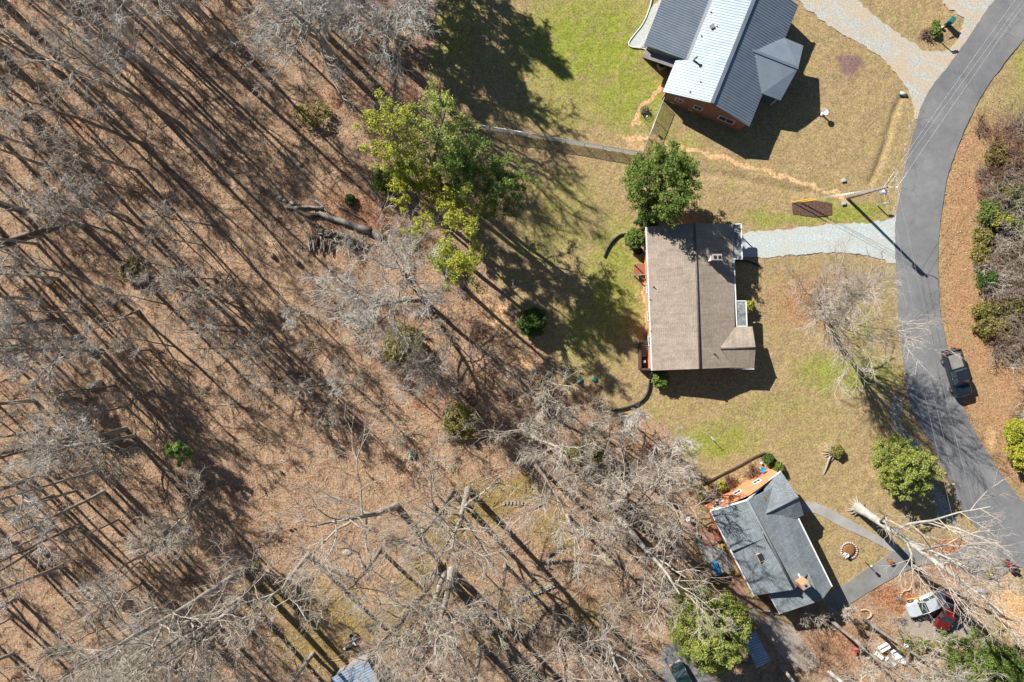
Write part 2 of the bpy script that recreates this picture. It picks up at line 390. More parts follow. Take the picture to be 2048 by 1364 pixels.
for b, k in (((1960, 620, 60, 260), .8), ((1950, 820, 60, 150), .9), ((1990, 930, 40, 60), .8), ((1905, 1110, 70, 40), .9), ((1790, 1200, 60, 40), .8), ((1620, 600, 120, 95), .62), ((1730, 600, 60, 120), .35), ((1780, 900, 50, 60), .35), ((1500, 170, 1, 1), 0),
             ((720, 420, 120, 60), .7), ((800, 200, 90, 60), .6), ((680, 190, 70, 50), .5), ((700, 520, 90, 50), .4), ((860, 800, 140, 50, .7), .5), ((940, 850, 100, 50, .8), .5),
             ((160, 250, 60, 40), .6), ((70, 60, 80, 40), .3), ((1690, 1290, 90, 60), .6), ((1790, 1310, 60, 40), .6), ((560, 430, 40, 40), .5), ((830, 1240, 20, 16), .8), ((1750, 130, 30, 26), .0),
             ((110, 480, 90, 60), .35), ((190, 720, 120, 100), .3), ((300, 1230, 200, 130), .35), ((900, 600, 70, 40), .4)):
    rust = np.maximum(rust, k * blob(wx, wy, *b))
mulch = np.zeros(PX.shape)
for b, k in (((1702, 130, 34, 30), .8), ((1850, 68, 12, 16), .8), ((1330, 60, 20, 20), .0), ((1620, 640, 30, 20), .4), ((1150, 190, 50, 30), .3), ((1350, 25, 60, 10), .0)):
    mulch = np.maximum(mulch, k * blob(wx, wy, *b))
grav = np.zeros(PX.shape)
grav = np.maximum(grav, .8 * line_mask([(1802, 470), (1805, 560), (1803, 640)], 7) * .7)
grav = np.maximum(grav, line_mask([(1790, 800), (1800, 860), (1830, 905), (1862, 960), (1905, 1040), (1950, 1080)], 11) * .9)
grav = np.maximum(grav, line_mask([(1800, 340), (1795, 400), (1785, 450)], 5) * .7)
grav = np.maximum(grav, line_mask([(1835, 190), (1822, 260), (1808, 320)], 5) * .6)
ditch = np.minimum(seg_dist(PX, PY, [(1805, 192), (1790, 225), (1775, 280), (1758, 330), (1742, 365)]), 60)
swale = np.minimum(seg_dist(PX, PY, [(1395, 345), (1460, 352), (1540, 372), (1620, 385)]), 60)
ZZ = -.02 - .07 * vnoise(PX, PY, 17, 11) - .006 * vnoise(PX, PY, 6, 12)
near = np.exp(-(ditch / 6.) ** 2) * .2 + np.exp(-(swale / 8.) ** 2) * .16
ZZ = ZZ - near - .05 * litter * vnoise(PX, PY, 40, 15)
ny, nx = XX.shape
idx = np.arange(ny * nx).reshape(ny, nx)
quads = np.stack([idx[:-1, :-1], idx[:-1, 1:], idx[1:, 1:], idx[1:, :-1]], -1).reshape(-1, 4)
m, t, b = newmat('yard_ground'); M['ground'] = m
pos = N(t, 'ShaderNodeNewGeometry').outputs['Position']
A1 = N(t, 'ShaderNodeAttribute'); A1.attribute_name = 'mask_a'; A2 = N(t, 'ShaderNodeAttribute'); A2.attribute_name = 'mask_b'; A3 = N(t, 'ShaderNodeAttribute'); A3.attribute_name = 'mask_c'
def sep(o):
    s_ = N(t, 'ShaderNodeSeparateColor'); t.links.new(o, s_.inputs[0]); return s_.outputs
ga, gb, gc = sep(A1.outputs['Color']), sep(A2.outputs['Color']), sep(A3.outputs['Color'])
n1 = noise(t, pos, .35, 6, .6); n2 = noise(t, pos, 1.6, 6, .68); n3 = noise(t, pos, 4.5, 6, .85); n4 = noise(t, pos, .09, 3, .5)
vor = N(t, 'ShaderNodeTexVoronoi'); vor.inputs['Scale'].default_value = 7.5; t.links.new(pos, vor.inputs['Vector'])
vs = sep(vor.outputs['Color'])
def key(mask, nz, lo=.35, hi=.65, amt=.55):   # mask eaten by noise
    a = N(t, 'ShaderNodeMath', operation='MULTIPLY_ADD'); t.links.new(nz, a.inputs[0]); a.inputs[1].default_value = amt; t.links.new(mask, a.inputs[2])
    return maprange(t, a.outputs[0], lo + amt * .5, hi + amt * .5)
lawn = ramp(t, n2, [(.25, (.22, .165, .07)), (.5, (.325, .24, .12)), (.78, (.43, .32, .19))])
lawn = mix(t, key(ga[0], n1, .25, .9, .5), lawn, ramp(t, n2, [(.25, (.12, .165, .016)), (.5, (.215, .26, .028)), (.78, (.33, .33, .07))]))
lawn = mix(t, maprange(t, n1, .5, .68, 0, .5), lawn, ramp(t, n3, [(.3, (.22, .14, .09)), (.7, (.33, .23, .15))]))
n7 = noise(t, pos, .8, 5, .7, .4)
lawn = mix(t, maprange(t, n7, .54, .66, 0, .55), lawn, ramp(t, n3, [(.3, (.20, .21, .035)), (.7, (.30, .29, .08))]))
lawn = mix(t, maprange(t, n7, .46, .34, 0, .6), lawn, ramp(t, n3, [(.3, (.27, .17, .09)), (.7, (.42, .29, .18))]))
litc = ramp(t, vs[0], [(0., (.14, .08, .048)), (.35, (.30, .185, .112)), (.7, (.41, .27, .172)), (1., (.6, .44, .30))])
litc = mix(t, .55, litc, ramp(t, n2, [(.3, (.24, .155, .095)), (.7, (.48, .335, .22))]))
litc = mix(t, maprange(t, n1, .35, .65, 0, .55), litc, (.30, .205, .125))
n5 = noise(t, pos, .55, 5, .7, .6); n6 = noise(t, pos, 1.1, 5, .75, .3)
litc = mix(t, maprange(t, n5, .49, .62, 0, .85), litc, ramp(t, vs[1], [(0., (.10, .055, .035)), (.6, (.23, .135, .085)), (1., (.36, .24, .16))]))
litc = mix(t, maprange(t, n6, .54, .68, 0, .6), litc, ramp(t, vs[2], [(0., (.28, .13, .07)), (1., (.48, .26, .15))]))
litc = mix(t, maprange(t, n6, .46, .32, 0, .45), litc, (.40, .31, .20))
c = mix(t, key(ga[1], n2, .3, .6, .5), lawn, litc)
mk = N(t, 'ShaderNodeMath', operation='MULTIPLY'); t.links.new(key(gb[1], n1, .3, .75, .6), mk.inputs[0]); mk.inputs[1].default_value = .72
c = mix(t, mk.outputs[0], c, ramp(t, n3, [(.3, (.16, .12, .03)), (.7, (.30, .225, .065))]))
c = mix(t, key(gc[0], n2, .35, .8, .6), c, ramp(t, vs[1], [(0., (.15, .055, .025)), (.5, (.33, .14, .07)), (1., (.48, .25, .14))]))
strc = ramp(t, n3, [(.25, (.24, .12, .055)), (.5, (.36, .20, .105)), (.75, (.47, .29, .17))])
c = mix(t, key(gb[0], n2, .3, .6, .4), c, mix(t, maprange(t, n1, .3, .7), strc, (.34, .23, .12)))
c = mix(t, key(ga[2], n2, .3, .7, .5), c, ramp(t, n3, [(.3, (.46, .27, .12)), (.7, (.66, .44, .25))]))
c = mix(t, key(gc[1], n2, .3, .7, .5), c, (.20, .13, .115))
c = mix(t, key(gb[2], n3, .4, .75, .7), c, ramp(t, vs[2], [(0., (.2, .18, .15)), (.6, (.36, .325, .27)), (1., (.5, .46, .39))]))
c = mix(t, .68, c, ramp(t, n3, [(.36, (.3, .3, .32)), (.5, (.95, .95, .95)), (.64, (1.6, 1.5, 1.36))]), 'MULTIPLY')
t.links.new(c, b.inputs['Base Color']); b.inputs['Roughness'].default_value = .95; b.inputs['Specular IOR Level'].default_value = .12
ad = N(t, 'ShaderNodeMath', operation='MULTIPLY_ADD'); t.links.new(vs[0], ad.inputs[0]); ad.inputs[1].default_value = .5; t.links.new(n3, ad.inputs[2])
bump(t, b, ad.outputs[0], .75, .09)
me = mesh_np('ground', np.stack([XX.ravel(), YY.ravel(), ZZ.ravel()], -1), [quads], [m], smooth=True)
for nm, (r_, g_, b_) in (('mask_a', (green, litter, sand)), ('mask_b', (straw, moss, grav)), ('mask_c', (rust, mulch, mulch * 0))):
    at = me.color_attributes.new(nm, 'FLOAT_COLOR', 'POINT')
    at.data.foreach_set('color', np.stack([r_.ravel(), g_.ravel(), b_.ravel(), np.ones(r_.size)], -1).astype(np.float32).ravel())
tag(link('ground', me), kind='structure')

# ------------------------------------------------------------------ road, drives, paths
def roadmat(name, c1, c2, streak=True):
    m, t, b = newmat(name); g = N(t, 'ShaderNodeNewGeometry').outputs['Position']
    n1 = noise(t, g, .12, 5, .6); n2 = noise(t, g, 18., 3, .8); n3 = noise(t, g, .9, 5, .7)
    c = ramp(t, n1, [(.35, c1), (.65, c2)])
    c = mix(t, .6, c, ramp(t, n3, [(.3, (.75, .75, .75)), (.7, (1.18, 1.17, 1.15))]), 'MULTIPLY')
    c = mix(t, .6, c, ramp(t, n2, [(.3, (.65, .65, .65)), (.7, (1.3, 1.3, 1.3))]), 'MULTIPLY')
    vo = N(t, 'ShaderNodeTexVoronoi'); vo.feature = 'DISTANCE_TO_EDGE'; vo.inputs['Scale'].default_value = .33
    vm = N(t, 'ShaderNodeVectorMath', operation='ADD'); t.links.new(g, vm.inputs[0]); nn = N(t, 'ShaderNodeTexNoise'); nn.inputs['Scale'].default_value = 1.2; nn.inputs['Detail'].default_value = 5; t.links.new(g, nn.inputs['Vector']); t.links.new(nn.outputs[1], vm.inputs[1]); t.links.new(vm.outputs[0], vo.inputs['Vector'])
    cr = ramp(t, vo.outputs['Distance'], [(0., (1, 1, 1)), (.012, (1, 1, 1)), (.022, (0, 0, 0))])
    gate = ramp(t, noise(t, g, .25, 2), [(.5, (0, 0, 0)), (.6, (.3, .3, .3))])
    c = mix(t, mix(t, 1., cr, gate, 'MULTIPLY'), c, (.05, .05, .05))
    t.links.new(c, b.inputs['Base Color']); b.inputs['Roughness'].default_value = .85; bump(t, b, n2, .3, .02); return m
M['asphalt'] = roadmat('asphalt', (.125, .128, .132), (.195, .195, .196))
def gravelmat(name, c1, c2, dirt, ang=None):
    m, t, b = newmat(name); g = N(t, 'ShaderNodeNewGeometry').outputs['Position']
    v = N(t, 'ShaderNodeTexVoronoi'); v.inputs['Scale'].default_value = 11.; t.links.new(g, v.inputs['Vector'])
    n1 = noise(t, g, .45, 5, .65); n3 = noise(t, g, 6., 4, .7)
    c = ramp(t, v.outputs['Color'], [(.1, c1), (.8, c2)])
    c = mix(t, ramp(t, n1, [(.42, (0, 0, 0)), (.6, (.85, .85, .85))]), c, dirt)
    if ang is not None:
        m1 = N(t, 'ShaderNodeVectorRotate', rotation_type='Z_AXIS'); m1.inputs['Angle'].default_value = R(ang); t.links.new(g, m1.inputs['Vector'])
        m2 = N(t, 'ShaderNodeMapping'); m2.inputs['Scale'].default_value = (.08, 1.1, 1); t.links.new(m1.outputs[0], m2.inputs['Vector'])
        st = noise(t, m2.outputs[0], 1., 4, .6); c = mix(t, ramp(t, st, [(.5, (0, 0, 0)), (.62, (.7, .7, .7))]), c, dirt)
    c = mix(t, .6, c, ramp(t, n3, [(.34, (.6, .6, .6)), (.66, (1.25, 1.25, 1.25))]), 'MULTIPLY')
    t.links.new(c, b.inputs['Base Color']); b.inputs['Roughness'].default_value = .95; bump(t, b, n3, .4, .04); return m
M['gravel'] = gravelmat('gravel', (.27, .28, .25), (.44, .45, .41), (.42, .33, .23), 38)
M['gravel_blue'] = gravelmat('gravel_blue', (.30, .34, .335), (.48, .52, .505), (.40, .41, .37), 0)
M['gravel_brown'] = gravelmat('gravel_brown', (.2, .18, .155), (.36, .32, .28), (.30, .22, .155))
road = [(2150, -170), (2060, -60), (1985, 0), (1943, 66), (1912, 110), (1886, 145), (1860, 175), (1840, 215), (1822, 285), (1808, 340), (1800, 390), (1790, 440), (1790, 500), (1792, 560), (1797, 640), (1805, 720), (1814, 790), (1832, 840), (1857, 880), (1886, 935), (1899, 967), (1925, 1019), (1951, 1055), (1975, 1090), (2010, 1120), (2048, 1138), (2150, 1190), (2300, 1230),
        (2300, 1120), (2150, 1075), (2048, 1007), (2014, 967), (1989, 928), (1959, 880), (1937, 840), (1920, 798), (1893, 693), (1880, 627), (1876, 560), (1876, 494), (1882, 428), (1893, 354), (1920, 280), (1943, 229), (1961, 193), (1983, 160), (2011, 123), (2048, 77), (2110, 10), (2200, -120)]
sheet('road', road, .03, M['asphalt'], .05, .4, 1)
sheet('gravel_drive', [(1560, -40), (1600, 7), (1637, 33), (1662, 57), (1706, 81), (1741, 99), (1772, 123), (1789, 145), (1813, 172), (1822, 194), (1832, 215), (1834, 245), (1850, 200), (1870, 172), (1890, 145), (1915, 110), (1945, 68), (1985, 5), (2010, -30), (1860, -60), (1879, 0), (1908, 24), (1928, 33), (1930, 48), (1918, 72), (1906, 92), (1888, 103), (1842, 103), (1833, 90), (1809, 77), (1772, 51), (1741, 24), (1714, 0), (1680, -40)], .012, M['gravel'], .16, .35, 2, 1)
sheet('gravel_drive', [(1478, 464), (1560, 460), (1620, 453), (1680, 447), (1740, 446), (1778, 438), (1800, 432), (1800, 528), (1782, 527), (1765, 518), (1720, 507), (1660, 503), (1560, 513), (1520, 515), (1478, 514)], .012, M['gravel_blue'], .13, .35, 3, 1)
sheet('path', [(1596, 1003), (1627, 1004), (1648, 1012), (1679, 1028), (1709, 1045), (1760, 1075), (1800, 1092), (1790, 1108), (1750, 1084), (1720, 1070), (1679, 1052), (1648, 1034), (1625, 1024), (1596, 1024)], .012, M['concrete'], .02, .6, 4, 1)
sheet('driveway', [(1640, 1196), (1676, 1178), (1748, 1128), (1800, 1095), (1850, 1108), (1900, 1112), (1940, 1085), (1960, 1060), (2000, 1105), (2030, 1135), (1990, 1160), (1940, 1150), (1900, 1125), (1850, 1128), (1821, 1138), (1781, 1158), (1684, 1217), (1655, 1232)], .008, M['concrete_old'], .03, .6, 5, 1)
sheet('path', [(1488, 1225), (1512, 1215), (1555, 1235), (1590, 1257), (1610, 1290), (1650, 1330), (1600, 1345), (1560, 1310), (1530, 1270)], .010, M['gravel_brown'], .12, .4, 6, 1)
sheet('lane', [(1320, 1300), (1350, 1282), (1385, 1310), (1420, 1350), (1470, 1400), (1500, 1480), (1300, 1480), (1330, 1400)], .010, M['concrete_old'], .1, .5, 7, 1)
sheet('gravel_pad', [(1805, 1225), (1850, 1195), (1930, 1220), (1960, 1290), (1900, 1300), (1850, 1275), (1800, 1268)], .006, M['gravel_brown'], .15, .4, 8, 1)
sheet('patch', [(1584, 408), (1610, 399), (1664, 406), (1664, 430), (1630, 434), (1586, 428)], .014, mottled('bark_mulch', (.05, .028, .02), (.16, .09, .065), 4., .95, 0, 12., .6, .06), .04, .3, 9, 0)
sheet('gravel_bed', [(1310, -30), (1322, 0), (1302, 12), (1290, 45), (1270, 70), (1256, 86), (1262, 95), (1285, 94), (1300, 90), (1340, 0), (1350, -30)], .012, M['gravel_blue'], .02, .5, 10, 1)
# ------------------------------------------------------------------ house helpers
def ribs(mb, poly, spacing=.31, w=.045, h=.035, mi=1):
    poly = [Vector(p) for p in poly]; n = Vector((0, 0, 0))
    for i in range(len(poly)):
        a, b = poly[i], poly[(i + 1) % len(poly)]; n += a.cross(b)
    n.normalize(); n = -n if n.z < 0 else n
    t = Vector((0, 0, 1)).cross(n).normalized(); s = n.cross(t); o = poly[0]
    q = [((p - o).dot(t), (p - o).dot(s)) for p in poly]
    lo, hi = min(x for x, y in q), max(x for x, y in q); x = lo + spacing * .5
    while x < hi:
        ys = []
        for i in range(len(q)):
            (x0, y0), (x1, y1) = q[i], q[(i + 1) % len(q)]
            if (x0 <= x) != (x1 <= x): ys.append(y0 + (y1 - y0) * (x - x0) / (x1 - x0))
        if len(ys) >= 2:
            a, b = min(ys), max(ys); e = []
            for y in (a, b):
                for dx, dz in ((-w / 2, .002), (w / 2, .002), (w / 2 * .6, h), (-w / 2 * .6, h)): e.append(o + t * (x + dx) + s * y + n * dz)
            mb.shape(e, [(0, 1, 5, 4), (1, 2, 6, 5), (2, 3, 7, 6), (3, 0, 4, 7), (3, 2, 1, 0), (4, 5, 6, 7)], mi)
        x += spacing
def walls(mb, segs, z0=-.15, mi=0):
    """segs: list of (A, B, za, zb, peak) - A,B world xy; peak=(fraction, z) or None"""
    for A, B, za, zb, peak in segs:
        A = Vector((A[0], A[1], 0)); B = Vector((B[0], B[1], 0))
        pts = [A + Vector((0, 0, z0)), B + Vector((0, 0, z0)), B + Vector((0, 0, zb))]
        if peak: pts.append(A.lerp(B, peak[0]) + Vector((0, 0, peak[1])))
        pts.append(A + Vector((0, 0, za))); mb.face(pts, mi)
def window(A, B, f, width, z0, z1, parent, name='window', label=None):
    A = Vector((A[0], A[1], 0)); B = Vector((B[0], B[1], 0)); d = (B - A).normalized(); nrm = Vector((d.y, -d.x, 0))
    c = A.lerp(B, f); rz = math.atan2(d.y, d.x); org = parent.matrix_world.translation if False else parent.location
    mb = MB(org); fw = .09; zc = (z0 + z1) / 2; out = nrm * .03
    for x, z, dx, dz in ((0, z1, width, fw), (0, z0, width, fw), (-width / 2 + fw / 2, zc, fw, z1 - z0 - fw), (width / 2 - fw / 2, zc, fw, z1 - z0 - fw), (0, zc, .04, z1 - z0 - fw)):
        mb.box(c + d * x + out + Vector((0, 0, z)), (dx, .1, dz), rz)
    w = mb.build(name, M['white'], parent)
    g = MB(org); g.box(c + out * .5 + Vector((0, 0, zc)), (width - fw * 2.1, .05, z1 - z0 - fw * 1.1), rz); g.build('pane', M['glass'], w)
    return w
def beam(mb, a, b, w, h, mi=0):
    a, b = Vector(a), Vector(b); d = b - a; s = d.cross(Vector((0, 0, 1))).normalized() * w / 2; u = Vector((0, 0, h))
    mb.shape([a - s, a + s, a + s + u, a - s + u, b - s, b + s, b + s + u, b - s + u], [(0, 1, 2, 3), (7, 6, 5, 4), (0, 4, 5, 1), (1, 5, 6, 2), (2, 6, 7, 3), (3, 7, 4, 0)], mi)
def pipes(parent, pts, r=.07, h=.3, mat='black_plastic'):
    for p in pts:
        mb = MB(parent.location); p = Vector(p); mb.lathe(p, [(r * 1.9, -.05), (r * 1.7, .03), (r, .06), (r, h), (r * .7, h)], 10); mb.build('vent_pipe', M[mat], parent)
def xy(v): return (v.x, v.y)

# ------------------------------------------------------------------ metal roofed brick house
hl = thing('brick_house', 'brick house with ribbed metal roof, its one slope glaring white in the sun', 'house', G(1440, 120))
O = hl.location
rb, rt = W(1424, 206, 4.3), W(1524.5, -42, 4.3)
lb, rbt = W(1326, 183, 2.5), W(1499, 253, 2.7)
ltp, rtp = W(1326, 183, 2.5) + (rt - rb), W(1597, 10, 2.7)
roof = MB(O)
A = [lb, rb, rt, ltp]; B_ = [rb, rbt, rtp, rt]
for P in (A, B_): roof.slab(P, .12); ribs(roof, P)
pr0, pr1 = W(1500, 99, 3.55), W(1596, 137, 3.5)
C1 = [pr0, W(1569, 76, 2.74), W(1606.5, 91.5, 2.45), pr1]; C2 = [pr0, pr1, W(1561, 201, 2.45), W(1523.5, 187, 2.74)]
for P in (C1, C2): P = [p + Vector((0, 0, .04)) for p in P]; roof.slab(P, .1); ribs(roof, P, .27)
ro = roof.build('roof', [M['metal_roof'], M['metal_rib']], hl)
rc = MB(O); beam(rc, rb + Vector((0, 0, .03)), rt + Vector((0, 0, .03)), .42, .05); beam(rc, pr0 + Vector((0, 0, .07)), pr1 + Vector((0, 0, .07)), .3, .05)
rc.build('ridge_cap', M['metal_rib'], ro)
wr = MB(O); Dw = [W(1288, 90, 3.05), W(1374.5, 120, 2.86), W(1445, -60, 2.86), W(1358, -90, 3.05)]
wr.slab(Dw, .12); ribs(wr, Dw, .29); w_ = wr.build('wing_roof', [M['metal_roof'], M['metal_rib']], hl)
fl = MB(O); beam(fl, Dw[1] + Vector((0, 0, .03)), Dw[2] + Vector((0, 0, .03)), .35, .04); fl.build('flashing', M['alu'], w_)
# walls
ins = .35
el = (rt - rb); el.z = 0; el.normalize(); ew = Vector((-el.y, el.x, 0)) * -1
wl0, wr0 = lb + ew * ins + el * ins * .4, rbt - ew * (ins + .05) + el * ins * .4
wl1, wr1 = ltp + ew * ins - el * ins * .4, rtp - ew * ins - el * ins * .4
wm = MB(O)
walls(wm, [(wl0, wr0, 2.5, 2.62, (.5, 4.1)), (wr0, wr1, 2.6, 2.6, None), (wr1, wl1, 2.6, 2.5, (.5, 4.1)), (wl1, wl0, 2.4, 2.4, None)])
wm.build('wall', M['brick_red'], hl)
for f, wd, z0, z1 in ((.18, .95, 1.35, 2.25), (.42, 1.05, 1.35, 2.25), (.78, 1.9, 1.2, 2.25)): window(wl0, wr0, f, wd, z0, z1, hl)
for f in (.13, .36): 
    mb = MB(O); mb.box(Vector(wl0).lerp(wr0, f).xyz * 1 + Vector((0, 0, .35 - Vector(wl0).lerp(wr0, f).z)) - el * .02, (.45, .05, .2), math.atan2(ew.y, ew.x)); mb.build('foundation_vent', M['white'], hl)
wg = MB(O); a0, a1, a2, a3 = W(1295, 93, 3.0), W(1372, 120, 2.8), W(1440, -60, 2.8), W(1362, -88, 3.0)
walls(wg, [(a0, a1, 2.92, 2.75, None), (a1, a2, 2.7, 2.7, None), (a3, a0, 2.92, 2.92, None)]); wg.build('wing_wall', M['siding'], hl)
sk = MB(O); beam(sk, Vector((*xy(a0), 2.1)) - el * .5, Vector((*xy(a1), 2.0)) - el * .5, .9, .08); sk.build('lean_to_roof', M['siding'], hl)
pw = MB(O); p1, p2 = W(1594, 104, 2.3), W(1556, 196, 2.3)
for k in (0, .5, 1):
    q = p1.lerp(p2, k); mb = MB(O); mb.box((q.x, q.y, 1.15), (.14, .14, 2.4)); mb.build('porch_post', M['white'], hl)
pf = MB(O); pf.slab([Vector((*xy(p), .12)) for p in (W(1535, 180, 2.4), W(1560, 198, 2.4), W(1602, 95, 2.4), W(1575, 84, 2.4))], .25); pf.build('porch_floor', M['concrete_old'], hl)
def on(P, px, py):   # point on the plane of polygon P seen at a photo pixel
    n = (P[1] - P[0]).cross(P[2] - P[0]); d = W(px, py, 0) - Vector((0, 0, H)); o = Vector((0, 0, H))
    return o + d * ((P[0] - o).dot(n) / d.dot(n))
pipes(hl, [on(A, *p) for p in ((1422, 25), (1434, 53), (1403, 72), (1401, 164), (1380, 184))], .05, .18)
fx = MB(O); q = on(A, 1387, 121); fx.lathe(q, [(.14, -.05), (.12, .5), (.12, .85), (.2, .88), (.22, .98), (.05, 1.1)], 12); fx.build('flue', M['galv'], hl)
fx = MB(O); q = on(A, 1424, 54); fx.box(q + Vector((0, 0, .12)), (.45, .45, .26), R(25)); fx.build('roof_vent', M['siding'], hl)
eg = MB(); epts = smooth_poly([(1303, 0), (1300, 14), (1288, 46), (1268, 70), (1256, 86), (1260, 95), (1285, 96), (1292, 100)], 2, False)
eg.tube([G(x, y, .06) for x, y in [(1308, -28)] + epts], .06, 6); tag(eg.build('garden_edging', M['white']), 'pale curving edging strip round the gravel bed beside the metal roofed house', 'edging')

# ------------------------------------------------------------------ brown shingled house
hb = thing('ranch_house', 'long ranch house with brown shingle roof and brick chimney', 'house', G(1380, 600)); O = hb.location
rb, rt = W(1400, 737.5, 3.4), W(1389, 446, 3.4)
lb, lt = W(1305, 741, 2.6), W(1293.5, 454, 2.6)
ebr, etr, emid, emid2 = W(1471, 735, 2.3), W(1466, 448, 2.3), W(1467, 517.5, 2.3), W(1473, 653, 2.3)
roof = MB(O); PL = [lb, lt, rt, rb]; PR = [rb, rt, etr, ebr]
roof.slab(PL, .14); roof.slab(PR, .14)
g0, g1 = W(1440, 696.5, 3.0), W(1511, 695.5, 2.95)
C1 = [g0, W(1472, 653.5, 2.32), W(1504.6, 653, 2.15), g1]; C2 = [g0, g1, W(1508, 737, 2.2), W(1470, 735.5, 2.32)]
for P in (C1, C2): roof.slab([p + Vector((0, 0, .05)) for p in P], .12)
ro = roof.build('roof', M['shingle_brown'], hb)
up = Vector((0, 0, .02))
rc = MB(O); rc.tube([rb + up, rt + up], .13, 8); rc.tube([g0 + up * 3, g1 + up * 3], .1, 8); rc.build('ridge_cap', M['ridge_brown'], ro)
for P in ([(1466, 448.5), (1482, 448), (1484, 518), (1467, 518)], [(1471.5, 602), (1491.5, 602), (1493.6, 652.5), (1473, 653)]):
    fr = MB(O); fr.slab([W(*p, 2.2) for p in P], .12); f_ = fr.build('flat_roof', M['membrane'], hb)
    ed = MB(O); q = [W(*p, 2.17) for p in P]
    for i in range(3): beam(ed, q[i], q[i + 1], .12, .1)
    ed.build('edge_trim', M['white'], f_)
gt = MB(O)
for i in range(1):
    a, b = lb + Vector((-.08, 0, -.12)), lt + Vector((-.08, 0, -.12)); beam(gt, a, b, .15, .12)
    for k in range(56): q = a.lerp(b, (k + .5) / 56); gt.box(q + Vector((0, 0, .125)), (.13, .03, .012))
gt.build('gutter', [M['white']], hb)
gt = MB(O); beam(gt, emid2 + Vector((.06, .03, -.1)), emid + Vector((.06, 0, -.1)), .12, .1); gt.build('gutter', M['white'], hb)
gt = MB(O); beam(gt, W(1459, 736.5, 2.1), W(1508, 738, 2.15), .1, .1); gt.build('gutter', M['white'], hb)
il = lb - rb; wm = MB(O)
LB, LT = W(1308, 738, 2.5), W(1297, 457.5, 2.5); RT_, RB = W(1461, 451, 2.1), W(1465, 733, 2.1)
LB.x -= .18; LT.x -= .18
walls(wm, [(LT, LB, 2.4, 2.4, None), (LB, RB, 2.35, 2.05, (.52, 3.3)), (RB, RT_, 2.05, 2.05, None), (RT_, LT, 2.05, 2.35, (.48, 3.3))])
q = [W(1472, 657, 2.1), W(1503, 657, 2.1), W(1506, 733, 2.1), W(1472, 733, 2.1)]
walls(wm, [(q[0], q[1], 2.1, 2.1, None), (q[1], q[2], 2.1, 2.1, (.5, 2.9)), (q[2], q[3], 2.1, 2.1, None)]); wm.build('wall', M['brick_orange'], hb)
for f in (.12, .42, .62, .8): window(LT, LB, f, 1.1, 1.1, 2.1, hb)
for f in (.3, .75): window(LB, RB, f, 1.1, 1.0, 2.1, hb)
for px, py in ((1479, 452), (1480, 512), (1489, 606), (1490, 648)):
    p = W(px, py, 2.1); mb = MB(O); mb.box((p.x, p.y, 1.0), (.1, .1, 2.3)); mb.build('porch_post', M['white'], hb)
ch = MB(O); c = on(PR, 1421, 514) ; zb = c.z; top = W(1434, 514, zb + 1.45); X, Y = top.x, top.y
ch.box((X, Y, zb + .6), (1.0, .62, 1.7)); ch.build('chimney', M['brick_orange'], ro)
cp = MB(O); cp.box((X, Y, zb + 1.47), (1.06, .68, .06)); cp.build('chimney_cap', M['concrete'], ro)
for dx in (-.24, .26):
    fl = MB(O); fl.box((X + dx, Y, zb + 1.54), (.26, .3, .1)); fl.build('flue_opening', M['black_plastic'], ro)
fl = MB(O); fl.box((X - .56, Y, zb + .5), (.12, .74, .8)); fl.build('flashing', M['white'], ro)
pipes(hb, [on(PL, 1307.5, 574), on(PR, 1429, 708)], .06, .28); pipes(hb, [on(PL, 1299, 598), on(PL, 1301, 661)], .045, .2, 'alu')
dk = thing('back_deck', 'small red board landing with rails against the left wall of the ranch house', 'deck', G(1283, 540)); O2 = dk.location
mb = MB(O2); mb.slab([G(1266, 530, .6), G(1295, 529, .6), G(1295, 551, .6), G(1267, 552, .6)], .12); mb.build('deck_floor', M['wood_red'], dk)
for px, py in ((1267, 531), (1268, 551), (1280, 551.5), (1294, 551)): mb = MB(O2); mb.box(G(px, py, .75), (.1, .1, 1.5)); mb.build('post', M['wood_grey'], dk)
mb = MB(O2); beam(mb, G(1268, 552, 1.4), G(1294, 551, 1.4), .12, .06); beam(mb, G(1275, 553, 1.3), G(1291, 566, .9), .1, .06); beam(mb, G(1281, 562, .9), G(1292, 562, .9), .08, .05); mb.build('rail', M['wood_grey'], dk)
st = thing('basement_steps', 'dark timber framed stair well with steps at the lower left corner of the ranch house', 'steps', G(1288, 712)); O2 = st.location
mb = MB(O2)
for a, b in (((1278, 686), (1278, 738)), ((1278, 738), (1298, 738)), ((1278, 686), (1294, 686))): beam(mb, G(*a, -.1), G(*b, -.1), .22, 1.0)
mb.build('frame', M['wood_dark'], st)
for k in range(6):
    mb = MB(O2); mb.box(G(1287, 690 + k * 4.2, .75 - k * .12), (.9, .17, .05)); mb.build('step', M['wood_grey'], st)
mb = MB(O2); mb.slab([G(1280, 714, .06), G(1295, 714, .06), G(1295, 736, .06), G(1280, 736, .06)], .1); mb.build('landing', M['black_plastic'], st)
bx = MB(); bx.box(G(1287, 723, .3), (.3, .3, .4)); tag(bx.build('meter_box', M['white'], bevel=.03), 'small white box down in the stair well by the ranch house', 'box')

